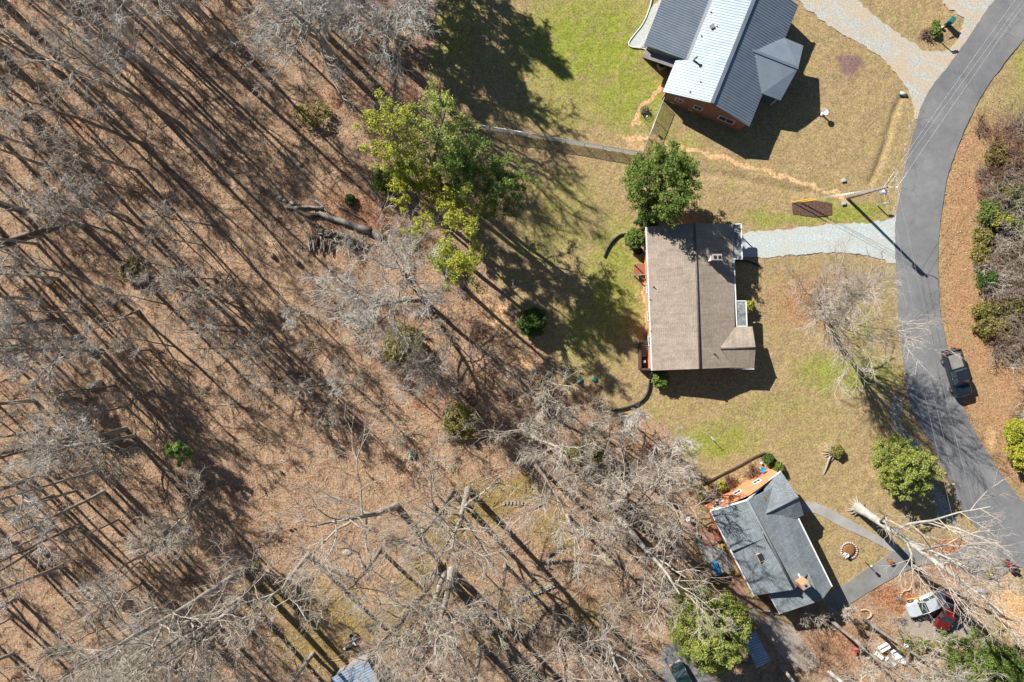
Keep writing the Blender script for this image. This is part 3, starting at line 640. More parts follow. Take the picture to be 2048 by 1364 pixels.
# ------------------------------------------------------------------ slate blue house
hs = thing('slate_house', 'turned house with slate blue shingles and an orange brick gable wall', 'house', G(1530, 1080)); O = hs.location
rt, rb = W(1495, 1000, 4.5), W(1589, 1179, 4.5)
lt, lb = W(1421, 1022, 3.25), W(1508, 1192, 3.0)
er0, er1 = W(1585, 1013, 2.95), W(1664, 1173, 2.95)
gr0, gr1 = W(1616, 1147, 3.85), W(1643.5, 1200.5, 3.8)
ls0, ls1 = W(1463.5, 1102, 3.2), W(1530, 1076, 4.5)
roof = MB(O)
P1 = [lt, ls0 + Vector((0, 0, .08)), ls1, rt]; roof.slab(P1, .16)
P2 = [ls0 - Vector((0, 0, .28)), lb - Vector((0, 0, .1)), rb, ls1 - Vector((0, 0, .015))]; roof.slab(P2, .14)
top_r = W(1517, 990, 4.35)
PRs = [rt, rb, er1, W(1562, 965, 2.98)]
roof.slab([rt, rb, W(1600, 1165, 4.25), gr0, er1 + (gr0 - gr0), er0, W(1545, 975, 3.4)], .14)
roof.slab([gr0, gr1, er1], .12)
GL = [W(1539, 1189, 2.7), gr0 - Vector((0, 0, .05)), gr1 - Vector((0, 0, .0)), W(1560, 1228, 2.7)]; roof.slab(GL, .12)
g0, g1 = W(1531, 1026, 4.05), W(1597, 994, 3.85)
C1 = [g0, W(1527, 970, 3.2), W(1562, 943, 2.95), g1]; C2 = [g0, g1, W(1607, 1029, 2.95), W(1572, 1047, 3.15)]
for P in (C1, C2): roof.slab([p + Vector((0, 0, .05)) for p in P], .14)
ro = roof.build('roof', M['shingle_slate'], hs)
rc = MB(O); rc.tube([rt + up, rb + up], .14, 8); rc.tube([g0 + up * 3, g1 + up * 3], .13, 8); rc.tube([gr0 + up, gr1 + up], .05, 6); rc.build('ridge_cap', M['ridge_slate'], ro)
tr = MB(O)
for a, b in ((lt, rt), (rt, W(1527, 970, 3.2)), (W(1527, 970, 3.2), W(1562, 943, 2.95)), (W(1572, 1047, 3.1), W(1607, 1029, 2.9)), (lt, lb), (er0, er1), (W(1539, 1189, 2.6), W(1560, 1228, 2.6))):
    beam(tr, a + Vector((0, 0, -.12)), b + Vector((0, 0, -.12)), .16, .15)
tr.build('roof_trim', M['white'], hs)
wl0, wl1 = W(1421.5, 1022, 3.2), W(1508, 1190, 3.0); wr1 = W(1575, 949, 2.9)
a_, b_, c_, d_ = W(1424, 1023, 3.1), W(1560, 946.5, 2.95), W(1661, 1171, 2.9), W(1562, 1225, 2.6)
bm_ = Vector(xy(a_)).lerp(Vector(xy(b_)), .5)
wm = MB(O)
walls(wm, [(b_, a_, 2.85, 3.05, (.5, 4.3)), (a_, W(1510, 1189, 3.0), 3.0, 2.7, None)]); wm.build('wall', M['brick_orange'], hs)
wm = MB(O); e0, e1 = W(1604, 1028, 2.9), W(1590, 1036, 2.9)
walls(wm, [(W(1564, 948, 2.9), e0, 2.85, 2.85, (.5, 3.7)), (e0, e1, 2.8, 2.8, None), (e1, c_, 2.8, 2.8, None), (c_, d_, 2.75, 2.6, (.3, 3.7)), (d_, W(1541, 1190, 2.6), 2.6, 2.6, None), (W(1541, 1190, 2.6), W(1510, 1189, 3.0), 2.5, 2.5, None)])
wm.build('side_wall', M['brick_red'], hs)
for f, z in ((.9, 1.9), (.83, 1.0), (.57, 1.35), (.28, 1.35)):
    window(b_, a_, f, .95, z, z + .8, hs)
ch = MB(O); c = on(PRs, 1604, 1160); zb = 4.2; t_ = W(1611, 1171, 5.6)
rzh = math.atan2(-(rb - rt).y, -(rb - rt).x)
ch.box((t_.x, t_.y, 4.7), (.75, .95, 1.9), rzh); ch.build('chimney', M['brick_orange'], ro)
cp = MB(O); cp.box((t_.x, t_.y, 5.68), (.6, .75, .07), rzh); cp.build('chimney_cap', M['concrete'], ro)
cp = MB(O); cp.box((t_.x, t_.y, 5.73), (.24, .28, .08), rzh); cp.build('flue_opening', M['black_plastic'], ro)
cf = MB(O); q = on(PRs, 1601, 1156); cf.box(q + Vector((-.1, .1, .1)), (.16, .9, .5), rzh + R(90)); cf.build('flashing', M['white'], ro)
q = on(P2, 1521, 1114); sk = MB(O); tl = Matrix.Rotation(R(20), 3, 'Y')
sk.box(q + Vector((0, 0, .06)), (1.0, .75, .16), rzh, 0); s_ = sk.build('skylight', M['wood_tan'], hs); g = MB(O); g.box(q + Vector((0, 0, .145)), (.84, .6, .03), rzh); g.build('pane', M['glass'], s_)
pipes(hs, [on(P1, 1482, 1060), on(P1, 1471, 1012)], .05, .2)
rs = MB(O); q = on(PRs, 1528, 998); rs.shape([q + Vector((x, y, .07)) for x, y in ((-.15, .3), (.12, .3), (.22, -.1), (.05, -.45), (-.2, -.1))], [(4, 3, 2, 1, 0)]); rs.build('roof_patch', M['leaf_rust'], ro)
# ------------------------------------------------------------------ tree generators
def nrm(a): return a / (np.linalg.norm(a, axis=-1, keepdims=True) + 1e-9)
def grow(rs, st, di, L, nseg, wig, up=0.):
    n = len(st); pts = np.zeros((n, nseg + 1, 3)); pts[:, 0] = st; d = nrm(di)
    for k in range(nseg):
        d = nrm(d + rs.normal(0, wig, (n, 3)) + np.array([0, 0, up])); pts[:, k + 1] = pts[:, k] + d * (L / nseg)[:, None]
    return pts
class Acc:
    def __init__(s): s.v = []; s.q = []; s.t = []; s.mq = []; s.mt = []; s.n = 0
    def tubes(s, pts, r0, r1, sides, mi=0):
        n, k, _ = pts.shape
        d = np.empty_like(pts); d[:, 1:-1] = pts[:, 2:] - pts[:, :-2]; d[:, 0] = pts[:, 1] - pts[:, 0]; d[:, -1] = pts[:, -1] - pts[:, -2]; d = nrm(d)
        ref = np.where(np.abs(d[:, :1, 2:3]) > .75, np.array([[[1., .13, 0.]]]), np.array([[[0., .1, 1.]]])); ref = np.broadcast_to(ref, d.shape)
        u = nrm(np.cross(d, ref)); w = np.cross(d, u)
        rr = r0[:, None] + (r1 - r0)[:, None] * np.linspace(0, 1, k)[None] if np.ndim(r0) == 1 else r0
        a = np.arange(sides) * 2 * np.pi / sides
        ring = pts[:, :, None] + (u[:, :, None] * np.cos(a)[None, None, :, None] + w[:, :, None] * np.sin(a)[None, None, :, None]) * rr[:, :, None, None]
        base = s.n + (np.arange(n)[:, None, None] * k + np.arange(k - 1)[None, :, None]) * sides
        j = np.arange(sides)[None, None]; j2 = (j + 1) % sides
        q = np.stack([base + j, base + j2, base + sides + j2, base + sides + j], -1).reshape(-1, 4)
        s.v.append(ring.reshape(-1, 3)); s.q.append(q); s.mq.append(np.full(len(q), mi)); s.n += n * k * sides
    def leaves(s, cen, rad, per, size, rs, mi=0, flat=.8, asp=.6, out=.3):
        n = len(cen); c = np.repeat(cen, per, 0); rad = np.repeat(np.broadcast_to(rad, (n,)), per)
        dd = nrm(rs.normal(0, 1, (len(c), 3))); p = c + dd * (rad * rs.rand(len(c)) ** .45)[:, None] * np.array([1, 1, flat])
        a = nrm(rs.normal(0, 1, (len(c), 3)) * np.array([1, 1, .45]) + dd * out); nn = nrm(rs.normal(0, .6, (len(c), 3)) + np.array([0, 0, .8]) + dd * .5); b = nrm(np.cross(nn, a))
        sz = size * rs.uniform(.6, 1.4, len(c)); A = a * sz[:, None]; B = b * (sz * asp)[:, None]
        v = np.stack([p - A, p + B * .9, p + A, p - B * .9], 1).reshape(-1, 3)
        q = s.n + np.arange(len(c) * 4).reshape(-1, 4); s.v.append(v); s.q.append(q); s.mq.append(np.full(len(q), mi)); s.n += len(v)
    def mesh(s, name, mats, smooth=False):
        return mesh_np(name, np.concatenate(s.v), [np.concatenate(s.q)], mats, np.concatenate(s.mq), smooth)
def along(rs, pts, n, lo, hi):
    """n start points on every path; returns starts, local dirs, parameter"""
    N_, k, _ = pts.shape
    t = lo + (hi - lo) * (np.arange(n)[None] + rs.rand(N_, n)) / n; t = np.clip(t, 0, .999); f = t * (k - 1); i = f.astype(int); r = (f - i)[..., None]
    a = np.take_along_axis(pts, i[..., None].repeat(3, 2), 1); b = np.take_along_axis(pts, (i + 1)[..., None].repeat(3, 2), 1)
    return (a * (1 - r) + b * r).reshape(-1, 3), nrm(b - a).reshape(-1, 3), t.reshape(-1)
def side_dirs(rs, d, ang, up=0.):
    x = rs.normal(0, 1, d.shape); x = nrm(x - (x * d).sum(-1, keepdims=True) * d); a = np.radians(ang) * rs.uniform(.7, 1.3, len(d))[:, None]
    return nrm(d * np.cos(a) + x * np.sin(a) + np.array([0, 0, up]))
def trunk_path(rs, h, lean, wig, n=12):
    t = np.linspace(0, 1, n + 1); p = np.zeros((n + 1, 3)); p[:, 2] = t * h; e = 1.35
    p[:, 0] = lean[0] * t ** e; p[:, 1] = lean[1] * t ** e
    w = np.cumsum(rs.normal(0, wig, (n + 1, 2)), 0) * t[:, None]; w -= w[-1] * t[:, None] * .7; p[:, :2] += w; return p
def bare_tree(seed, h, spread, tr, lean=(0, 0), cb=.4, n=(14, 6, 5, 3), el=(20, 60), wig=.18, twr=.018, bark='bark_grey', twig='twig_grey', forks=0, lr=(.35, .6), up=.05, twl=1., flare=1.15):
    rs = np.random.RandomState(seed); tp = trunk_path(rs, h, lean, .12 * wig * 6)
    T = Acc(); tt = np.linspace(0, 1, 13); rr = tr * (1 - tt * .85) * (1 + (flare - 1) * np.exp(-tt * 30)); tp = tp.copy(); T.tubes(tp[None], rr[None], None, 10)
    n1, n2, n3, n4 = n
    C = Acc(); st, d, t = along(rs, tp[None], n1, cb, .98)
    az = np.arange(n1) * 2.4 + rs.uniform(-.5, .5, n1) + rs.rand() * 6; e = np.radians(rs.uniform(el[0], el[1], n1) + 20 * (t - cb))
    di = np.stack([np.cos(az) * np.cos(e), np.sin(az) * np.cos(e), np.sin(e)], -1)
    rel = (t - cb) / (1 - cb); L = spread * (1 - .55 * rel) * rs.uniform(.65, 1.15, n1) * (.75 + .5 * np.minimum(rel * 3, .5))
    P1 = grow(rs, st, di, L, 8, wig, up); r1 = np.maximum(tr * (1 - t * .85) * rs.uniform(lr[0], lr[1], n1), .05)
    if forks:
        r1[:forks] *= 1.5; 
    C.tubes(P1, r1, r1 * .2 + .012, 6, 0)
    s2, d2, t2 = along(rs, P1, n2, .22, 1.); L2 = np.repeat(L, n2) * rs.uniform(.28, .6, len(s2)) * (1.15 - .5 * t2)
    P2 = grow(rs, s2, side_dirs(rs, d2, 42, .12), L2, 5, wig * 1.1, up); r2 = np.maximum(np.repeat(r1, n2) * (.5 - .25 * t2), .026); C.tubes(P2, r2, r2 * .45, 4, 1)
    s3, d3, t3 = along(rs, P2, n3, .2, 1.); L3 = np.repeat(L2, n3) * rs.uniform(.3, .65, len(s3)) * (1.1 - .4 * t3)
    P3 = grow(rs, s3, side_dirs(rs, d3, 40, .08), L3, 3, wig, up); C.tubes(P3, np.full(len(s3), twr * 1.35), np.full(len(s3), twr * .8), 3, 1)
    if n4:
        s4, d4, t4 = along(rs, P3, n4, .3, 1.); L4 = np.maximum(np.repeat(L3, n4) * rs.uniform(.4, .9, len(s4)), .25) * twl
        P4 = grow(rs, s4, side_dirs(rs, d4, 35, .05), L4, 2, wig, up); C.tubes(P4, np.full(len(s4), twr * .85), np.full(len(s4), twr * .5), 3, 1)
    return T.mesh('trunk', [M[bark]], True), C.mesh('crown', [M[bark], M[twig]])
def plant(name, label, cat, px, py, meshes, group=None, rot=0., sc=1., tilt=(0, 0)):
    r = thing(name, label, cat, G(px, py, -.15), group); r.rotation_euler = (tilt[0], tilt[1], rot); r.scale = (sc, sc, sc)
    for nm, me in zip(('trunk', 'crown'), meshes): link(nm, me, r)
    return r
def bare(label, px, py, h, spread, tr, lean=(0, 0), seed=1, name='bare_tree', group=None, **kw):
    return plant(name, label, 'tree', px, py, bare_tree(seed, h, spread, tr, (lean[0] * S, -lean[1] * S), **kw), group)
def leafy_tree(seed, h, spread, tr, lean=(0, 0), cb=.45, n=(16, 5), el=(5, 50), clump=.55, per=70, size=.13, leaf='leaf_pine', bark='bark_brown', top=.97, wig=.2, asp=.4, nclump=2, taper=.5):
    rs = np.random.RandomState(seed); tp = trunk_path(rs, h, lean, .12)
    T = Acc(); tt = np.linspace(0, 1, 13); T.tubes(tp[None], (tr * (1 - tt * .85) * (1 + .5 * np.exp(-tt * 30)))[None], None, 8)
    n1, n2 = n; st, d, t = along(rs, tp[None], n1, cb, top); az = np.arange(n1) * 2.4 + rs.uniform(-.6, .6, n1)
    rel = (t - cb) / (1 - cb); e = np.radians(rs.uniform(el[0], el[1], n1) + 25 * rel)
    di = np.stack([np.cos(az) * np.cos(e), np.sin(az) * np.cos(e), np.sin(e)], -1)
    L = spread * (1 - taper * rel) * rs.uniform(.6, 1.15, n1); P1 = grow(rs, st, di, L, 6, wig, .03)
    C = Acc(); r1 = np.maximum(tr * (1 - t * .85) * .4, .03); C.tubes(P1, r1, r1 * .3 + .01, 5, 0)
    s2, d2, t2 = along(rs, P1, n2, .3, 1.); L2 = np.repeat(L, n2) * rs.uniform(.2, .45, len(s2)); P2 = grow(rs, s2, side_dirs(rs, d2, 45, .1), L2, 3, wig, .03)
    C.tubes(P2, np.full(len(s2), .025), np.full(len(s2), .014), 3, 0)
    s3, _, _ = along(rs, P2, nclump, .5, 1.)
    C.leaves(s3, clump * rs.uniform(.6, 1.25, len(s3)), per, size, rs, 1, .7, asp)
    return T.mesh('trunk', [M[bark]], True), C.mesh('crown', [M[bark], M[leaf]])
def evergreen(label, px, py, h, spread, tr, lean=(0, 0), seed=1, name='pine_tree', cat='tree', group=None, **kw):
    return plant(name, label, cat, px, py, leafy_tree(seed, h, spread, tr, (lean[0] * S, -lean[1] * S), **kw), group)
def dome_meshes(seed, rx, ry, h, nclump=220, per=70, size=.11, leaf='leaf_mid', bark='bark_brown', lump=.25, z0=.25, clump=.38, asp=.6):
    """dense leafy dome: clumps sitting on and in an uneven shell"""
    rs = np.random.RandomState(seed); d = nrm(rs.normal(0, 1, (nclump, 3))); d[:, 2] = np.abs(d[:, 2]) * 1.1 - .25; d = nrm(d)
    lo = nrm(rs.normal(0, 1, (14, 3))); lum = np.max(d @ lo.T, 1); f = (1 - lump) + lump * (lum - .6) / .4 * 1.1; f *= np.where(rs.rand(nclump) < .12, rs.uniform(1.0, 1.2, nclump), rs.uniform(.68, 1.03, nclump))
    c = d * np.array([rx, ry, h * .55]) * f[:, None]; c[:, 2] += h * (.45 + z0 * .2); c[:, 2] = np.maximum(c[:, 2], .15)
    T = Acc(); m = 6; st = np.zeros((m, 3)); az = np.arange(m) * 1.05; T.tubes(grow(rs, st, np.stack([np.cos(az) * .5, np.sin(az) * .5, np.ones(m)], -1), np.full(m, h * .7), 6, .12, .02), np.full(m, .03 * h ** .7), np.full(m, .015), 5)
    C = Acc(); C.leaves(c, clump, per, size, rs, 0, .8, asp, .6)
    return T.mesh('trunk', [M[bark]], True), C.mesh('crown', [M[leaf]])
def shrub(label, px, py, rx, ry, h, seed=1, name='shrub', cat='shrub', group=None, **kw):
    return plant(name, label, cat, px, py, dome_meshes(seed, rx * S, ry * S, h, **kw), group)
def bush_arrays(rs, A, c, r, h, n=26, tw=.016, mi=0, k3=4):
    st = np.zeros((n, 3)) + np.array(c) + rs.normal(0, r * .12, (n, 3)) * np.array([1, 1, 0]); az = rs.rand(n) * 6.28; e = np.radians(rs.uniform(25, 80, n))
    di = np.stack([np.cos(az) * np.cos(e), np.sin(az) * np.cos(e), np.sin(e)], -1); L = (r * np.cos(e) + h * np.sin(e)) * rs.uniform(.6, 1.1, n)
    P = grow(rs, st, di, L, 4, .2); A.tubes(P, np.full(n, tw * 1.5), np.full(n, tw), 3, mi)
    s2, d2, t2 = along(rs, P, 5, .25, 1); P2 = grow(rs, s2, side_dirs(rs, d2, 40), np.repeat(L, 5) * rs.uniform(.2, .5, n * 5), 3, .25); A.tubes(P2, np.full(n * 5, tw), np.full(n * 5, tw * .7), 3, mi)
    s3, d3, t3 = along(rs, P2, k3, .2, 1); P3 = grow(rs, s3, side_dirs(rs, d3, 40), np.repeat(L, 5 * k3) * rs.uniform(.08, .22, n * 5 * k3), 2, .25); A.tubes(P3, np.full(len(s3), tw * .8), np.full(len(s3), tw * .5), 3, mi)
def bare_bush(label, px, py, r, h, seed=1, twig='twig_brown', name='bare_bush', group=None, n=26):
    A = Acc(); bush_arrays(np.random.RandomState(seed), A, (0, 0, 0), r, h, n); me = A.mesh('bare_bush', [M[twig]])
    o = link(name, me); o.location = G(px, py, -.05); return tag(o, label, 'bush', group)
# ------------------------------------------------------------------ the trees one can tell apart
BR = dict(bark='bark_brown', twig='twig_grey')
GR = dict(bark='bark_grey', twig='twig_grey')
PA = dict(bark='bark_pale', twig='twig_pale')
big = (13, 6, 6, 4)
# front yard and lower right
bare('spreading pale twigged tree in the front yard between the ranch house and the road', 1672, 684, 8.5, 11.0, .36, (-112, -84), 29, n=(28, 7, 6, 4), cb=.5, el=(40, 66), up=.0, wig=.09, twr=.0155, lr=(.4, .65), bark='bark_grey', twig='twig_grey')
bare('tall grey tree with flared root base beside the slate house driveway', 1715, 1015, 21, 12, .5, (35, 70), 12, n=(13, 7, 5, 3), cb=.2, el=(45, 68), wig=.08, flare=1.4, lr=(.4, .7), bark='bark_pale', twig='twig_grey')
bare('tall brown trunked tree below the slate house beside the red leaf patch', 1662, 1240, 17, 6, .24, (20, 10), 13, n=(12, 7, 5, 4), **BR)
bare('tall brown trunked tree by the curved log edging near the driveway', 1728, 1238, 17, 6, .24, (10, -10), 14, n=(12, 7, 5, 4), **BR)
bare('thin sapling at the garage corner of the slate house', 1680, 1222, 3.5, 1.8, .05, (-14, -26), 15, n=(9, 5, 4, 3), cb=.25, **GR)
bare('grey tree rising behind the evergreen at the bottom of the slate house yard', 1560, 1330, 13, 5.5, .22, (10, 10), 16, n=(14, 7, 5, 4), **GR)
bare('grey tree overhanging the red lawn chair near the bottom edge', 1660, 1345, 14, 6, .25, (20, -20), 17, n=(14, 7, 5, 4), **PA)
bare('grey leaning tree by the bottom edge right of the white junk pile', 1840, 1345, 13, 6, .22, (-30, -40), 18, n=(14, 7, 5, 4), **GR)
bare('short fanning tree whose pale twigs reach over the right edge of the photo', 2075, 760, 6, 7, .14, (-20, 0), 19, n=(24, 8, 5, 4), cb=.1, el=(5, 50), wig=.1, **GR)
# the oaks at the bottom
for i, a in enumerate([
    ('brown oak trunk standing at the top left of the mossy clearing', 904, 983, 17, 8, .42, (-28, 10)),
    ('brown oak trunk running straight down beside its twin in the mossy clearing', 936, 980, 18, 8, .42, (-4, 25)),
    ('wide oak with crooked limbs reaching left toward the orange toy', 793, 1012, 14, 10, .42, (-105, -20)),
    ('slim brown oak in the middle of the lower clearing', 760, 1100, 17, 7, .26, (4, -20)),
    ('long straight oak trunk left of the lower clearing', 617, 1110, 19, 7, .32, (6, 0)),
    ('longest leaning trunk lying toward the lower left corner', 487, 1140, 25, 9, .5, (-55, -10)),
    ('second leaning trunk right of the longest trunk at lower left', 528, 1153, 22, 8, .42, (-40, 0)),
    ('third leaning trunk under the two long ones at lower left', 490, 1196, 18, 7, .4, (-35, 10)),
    ('short brown trunk near the bottom edge left of the blue metal shed', 626, 1308, 14, 5, .25, (0, 0)),
    ('S-curved thick oak left of the three lower middle trunks', 876, 1138, 17, 8, .44, (-55, 20)),
    ('middle one of the three thick lower middle oak trunks', 889, 1146, 18, 8, .42, (-20, 30)),
    ('rightmost of the three thick lower middle oak trunks', 903, 1141, 19, 8, .46, (6, 20)),
    ('thick oak with spreading pale limbs left of the slate house garden', 1223, 1009, 16, 8, .5, (30, -70)),
    ('slim straight trunk between the mossy clearing and the slate house garden', 1135, 1031, 15, 5, .24, (6, 0)),
    ('pale limbed tree leaning right over the small evergreen in the middle brush', 1059, 869, 12, 7, .28, (62, 0)),
    ('forked pale tree above the stepping stones', 1070, 928, 14, 8, .28, (42, 25)),
    ('pale heavy limbed oak leaning down beside the dark pond like shade', 1243, 1040, 17, 9, .44, (45, 40)),
    ('dark trunked tree behind the thick oak near the slate house garden', 1211, 968, 12, 5, .24, (-15, -60)),
    ('oak near the bottom edge below the retaining timber', 1110, 1215, 18, 9, .36, (0, 20)),
    ('oak near the bottom edge left of the bottom evergreen', 1200, 1235, 16, 8, .26, (10, 30)),
    ('oak at the bottom edge right of the blue metal shed', 960, 1290, 17, 8, .34, (0, 10)),
    ('slender oak between the lower clearing and the retaining timber', 1010, 1130, 15, 7, .24, (-6, 10)),
    ('pale oak hanging over the lower left corner of the clearing', 420, 1235, 17, 8, .3, (-20, 0)),
    ('grey oak on the bottom edge near the lower left corner', 300, 1290, 16, 7, .3, (-20, 0))]):
    lab, px, py, h, sp, tr, ln = a
    bare(lab, px, py, h, sp * 1.2, tr, ln, 30 + i, name='oak_tree', n=(10, 7, 6, 4) if sp >= 8 else (10, 7, 5, 4), lr=(.42, .68), cb=.38, el=(5, 50), wig=.17, twr=.014, **(PA if i in (22,) else dict(bark='bark_grey' if i % 3 else 'bark_brown', twig='twig_grey')))
# middle and top
bare('dark trunked tree whose crown fans out below the yellow green pines', 849, 603, 13, 7.5, .3, (-18, -55), 61, n=(15, 7, 6, 5), cb=.4, el=(5, 55), bark='bark_brown', twig='twig_pale')
bare('dark trunk bending left from the same foot into a wide low crown', 845, 600, 12, 9, .3, (-85, 28), 62, n=(15, 7, 6, 5), cb=.45, el=(0, 40), bark='bark_brown', twig='twig_pale')
bare('mid sized grey tree with mossy stem in the middle brush', 900, 766, 9, 6, .16, (-26, -40), 63, n=(15, 7, 5, 4), cb=.4, **GR)
bare('pale forked tree above the green septic lids', 1076, 812, 9, 6, .18, (22, -60), 64, n=(12, 6, 5, 4), cb=.3, twr=.015, **GR)
bare('small bare tree over the lower end of the black drain pipe', 1246, 832, 6.5, 3.8, .11, (14, -20), 65, n=(12, 6, 5, 4), cb=.2, twr=.016, **PA)
bare('small bare tree between the septic lids and the lawn edge', 1180, 850, 7, 4.5, .13, (10, -20), 66, n=(11, 6, 5, 3), cb=.2, **GR)
bare('thin tree at the lawn edge left of the slate house', 1330, 905, 9, 5, .14, (0, -50), 67, n=(11, 6, 5, 4), cb=.25, twr=.015, **PA)
bare('grey tree in the brush left of the lawn edge', 1290, 965, 10, 6, .16, (20, -50), 68, n=(11, 6, 5, 3), cb=.3, **GR)
bare('ash grey tree on the left of the pale trio at the top edge', 665, 112, 16, 11, .42, (-5, 35), 69, n=(15, 8, 7, 5), lr=(.45, .75), twr=.02, cb=.28, el=(-10, 45), wig=.22, **PA)
bare('ash grey tree in the middle of the pale trio at the top edge', 657, 74, 17, 10.5, .36, (25, 25), 70, n=(14, 8, 7, 5), lr=(.45, .75), twr=.02, cb=.28, el=(-10, 45), wig=.22, **PA)
bare('ash grey tree on the right of the pale trio above the pines', 774, 107, 14, 10.5, .38, (55, 20), 71, n=(15, 8, 7, 5), lr=(.45, .75), twr=.02, cb=.25, el=(-10, 45), wig=.22, **PA)
bare('pale tree cut by the top edge right of the trio', 830, 30, 13, 7, .3, (50, 20), 72, n=(16, 8, 6, 5), cb=.3, el=(0, 50), wig=.22, **PA)
bare('feathery grey tree with dense fine twigs at the left side', 250, 858, 13, 7, .28, (-30, 20), 73, n=(22, 9, 7, 5), cb=.25, el=(5, 55), wig=.16, **GR)
bare('white twigged tree at the left edge above the feathery grey one', 202, 700, 13, 6.5, .24, (-50, 0), 74, n=(16, 8, 6, 5), cb=.3, **PA)
bare('grey tree with thin drooping twigs right of the feathery one', 412, 1000, 12, 6, .2, (0, 30), 75, n=(15, 8, 6, 4), cb=.35, **GR)
bare('dead grey snag leaning over the leaf litter at left', 277, 621, 7, 3, .16, (-10, 40), 76, n=(6, 4, 3, 2), cb=.5, **BR)
bare('short dead snag with stub branches beside the boulders', 305, 782, 6, 3, .18, (-14, 20), 77, n=(7, 4, 3, 2), cb=.3, **BR)
# evergreens
PN = dict(leaf='leaf_pine', bark='bark_brown')
evergreen('tall pine with yellow green crown, leftmost of the pine group', 826, 388, 18, 4.8, .3, (4, -62), 81, n=(17, 5), cb=.62, per=34, size=.115, leaf='leaf_yellow', clump=.48)
evergreen('tall pine with pale green crown at the fence end', 866, 358, 18.5, 4.6, .34, (52, -30), 82, n=(18, 6), cb=.6, per=34, size=.115, leaf='leaf_pine', clump=.5)
evergreen('dark green pine right of the pale crowned pine', 912, 378, 15, 4.2, .3, (36, 0), 83, n=(24, 7), cb=.45, per=36, size=.115, leaf='leaf_mid', clump=.5)
evergreen('broad green pine over the lawn at the right of the pine group', 958, 416, 12.5, 5.2, .28, (62, -10), 84, n=(24, 7), cb=.5, per=36, size=.115, leaf='leaf_mid', clump=.5)
evergreen('bright yellow green pine in the lower middle of the pine group', 892, 492, 14.5, 5.2, .3, (36, -24), 85, n=(17, 5), cb=.55, per=34, size=.115, leaf='leaf_yellow', clump=.48)
evergreen('yellow green pine with bare leaning trunk, lowest of the pine group', 924, 572, 14, 4.4, .26, (12, -26), 86, n=(15, 5), cb=.5, per=32, size=.115, leaf='leaf_yellow', clump=.48)
evergreen('thin crowned pine in the gap of the pine group', 850, 420, 13, 3.0, .2, (-10, -30), 87, n=(16, 6), cb=.6, per=40, leaf='leaf_yellow', clump=.45)
evergreen('small dark pine under the tall pines', 880, 400, 8, 3.0, .16, (0, 0), 88, n=(16, 6), cb=.2, per=50, leaf='leaf_olive', clump=.45)
evergreen('small bright green pine alone in the leaf litter at left', 386, 908, 5.2, 1.5, .07, (4, -30), 89, n=(16, 6), cb=.35, per=45, size=.1, leaf='leaf_fresh', clump=.3)
evergreen('pale green pine cut by the left edge', 40, 690, 11, 2.6, .16, (0, -6), 90, n=(18, 6), cb=.5, per=60, leaf='leaf_fresh', clump=.45)
for k, (x, y, h, sp) in enumerate([(700, -140, 15, 4.0), (735, -80, 14, 3.8), (770, -40, 13, 3.6), (745, -170, 15, 4.2), (800, -160, 15, 3.8), (712, -10, 12, 3.0)]):
    evergreen('tall pine just beyond the top edge whose shade falls on the lawn', x, y, h, sp, .3, (20, 0), 100 + k, n=(20, 6), cb=.45, per=22, size=.2, leaf='leaf_mid', clump=.6, group='pines beyond the top edge')
evergreen('feathery evergreen cut by the bottom edge right of the white junk pile', 1880, 1300, 8, 5.4, .2, (0, 10), 91, n=(26, 9), cb=.15, el=(-5, 30), per=55, leaf='leaf_mid', clump=.5, name='evergreen_tree', taper=.6)
evergreen('feathery evergreen near the lower right corner', 1965, 1320, 7, 5.0, .2, (0, 10), 92, n=(26, 9), cb=.15, el=(-5, 30), per=55, leaf='leaf_mid', clump=.5, name='evergreen_tree', taper=.6)
plant('broadleaf_tree', 'round green broadleaf tree touching the top of the ranch house', 'tree', 1302, 388, dome_meshes(111, 3.6, 4.1, 9.5, 520, 80, .095, 'leaf_mid', lump=.5, clump=.42))
plant('broadleaf_tree', 'large yellow green evergreen at the bottom beside the slate house yard', 'tree', 1398, 1228, dome_meshes(112, 4.3, 4.6, 8.5, 640, 85, .1, 'leaf_pine', lump=.45, clump=.45))
plant('broadleaf_tree', 'yellow green tree half hiding the blue car beside the road', 'tree', 1776, 922, dome_meshes(113, 3.3, 3.1, 5.6, 440, 80, .09, 'leaf_pine', lump=.45, clump=.36))
shrub('silvery green bush at the left foot of the pine group', 890, 512, 18, 30, 2.2, 121, leaf='leaf_silver', nclump=90, per=50)
shrub('dark holly bush left of the pine trunks', 778, 366, 26, 24, 2.6, 122, leaf='leaf_mid', nclump=110, per=60)
shrub('dark round evergreen bush alone at the lawn edge', 1064, 644, 27, 25, 2.6, 123, leaf='leaf_dark', nclump=150, per=70)
shrub('clipped round bush touching the top left corner of the ranch house', 1293, 440, 23, 16, 2.0, 124, leaf='leaf_dark', nclump=140, per=70, lump=.1, clump=.25, size=.08)
shrub('clipped globe bush left of the ranch house wall', 1266, 481, 17, 19, 2.4, 125, leaf='leaf_mid', nclump=140, per=70, lump=.06, clump=.22, size=.08)
shrub('bright green bush at the lower left corner of the ranch house', 1319, 758, 13, 13, 1.6, 126, leaf='leaf_mid', nclump=80, per=60)
shrub('small yellow green bush against the right wall of the ranch house', 1492, 612, 7, 9, 1.3, 129, leaf='leaf_yellow', nclump=40, per=50)
shrub('upper one of two clipped green bushes at the slate house corner', 1533, 918, 9, 11, 1.1, 130, leaf='leaf_dark', nclump=60, per=60, lump=.1, clump=.22, size=.08)
shrub('lower one of two clipped green bushes at the slate house corner', 1552, 934, 10, 10, 1.1, 131, leaf='leaf_mid', nclump=60, per=60, lump=.1, clump=.22, size=.08)
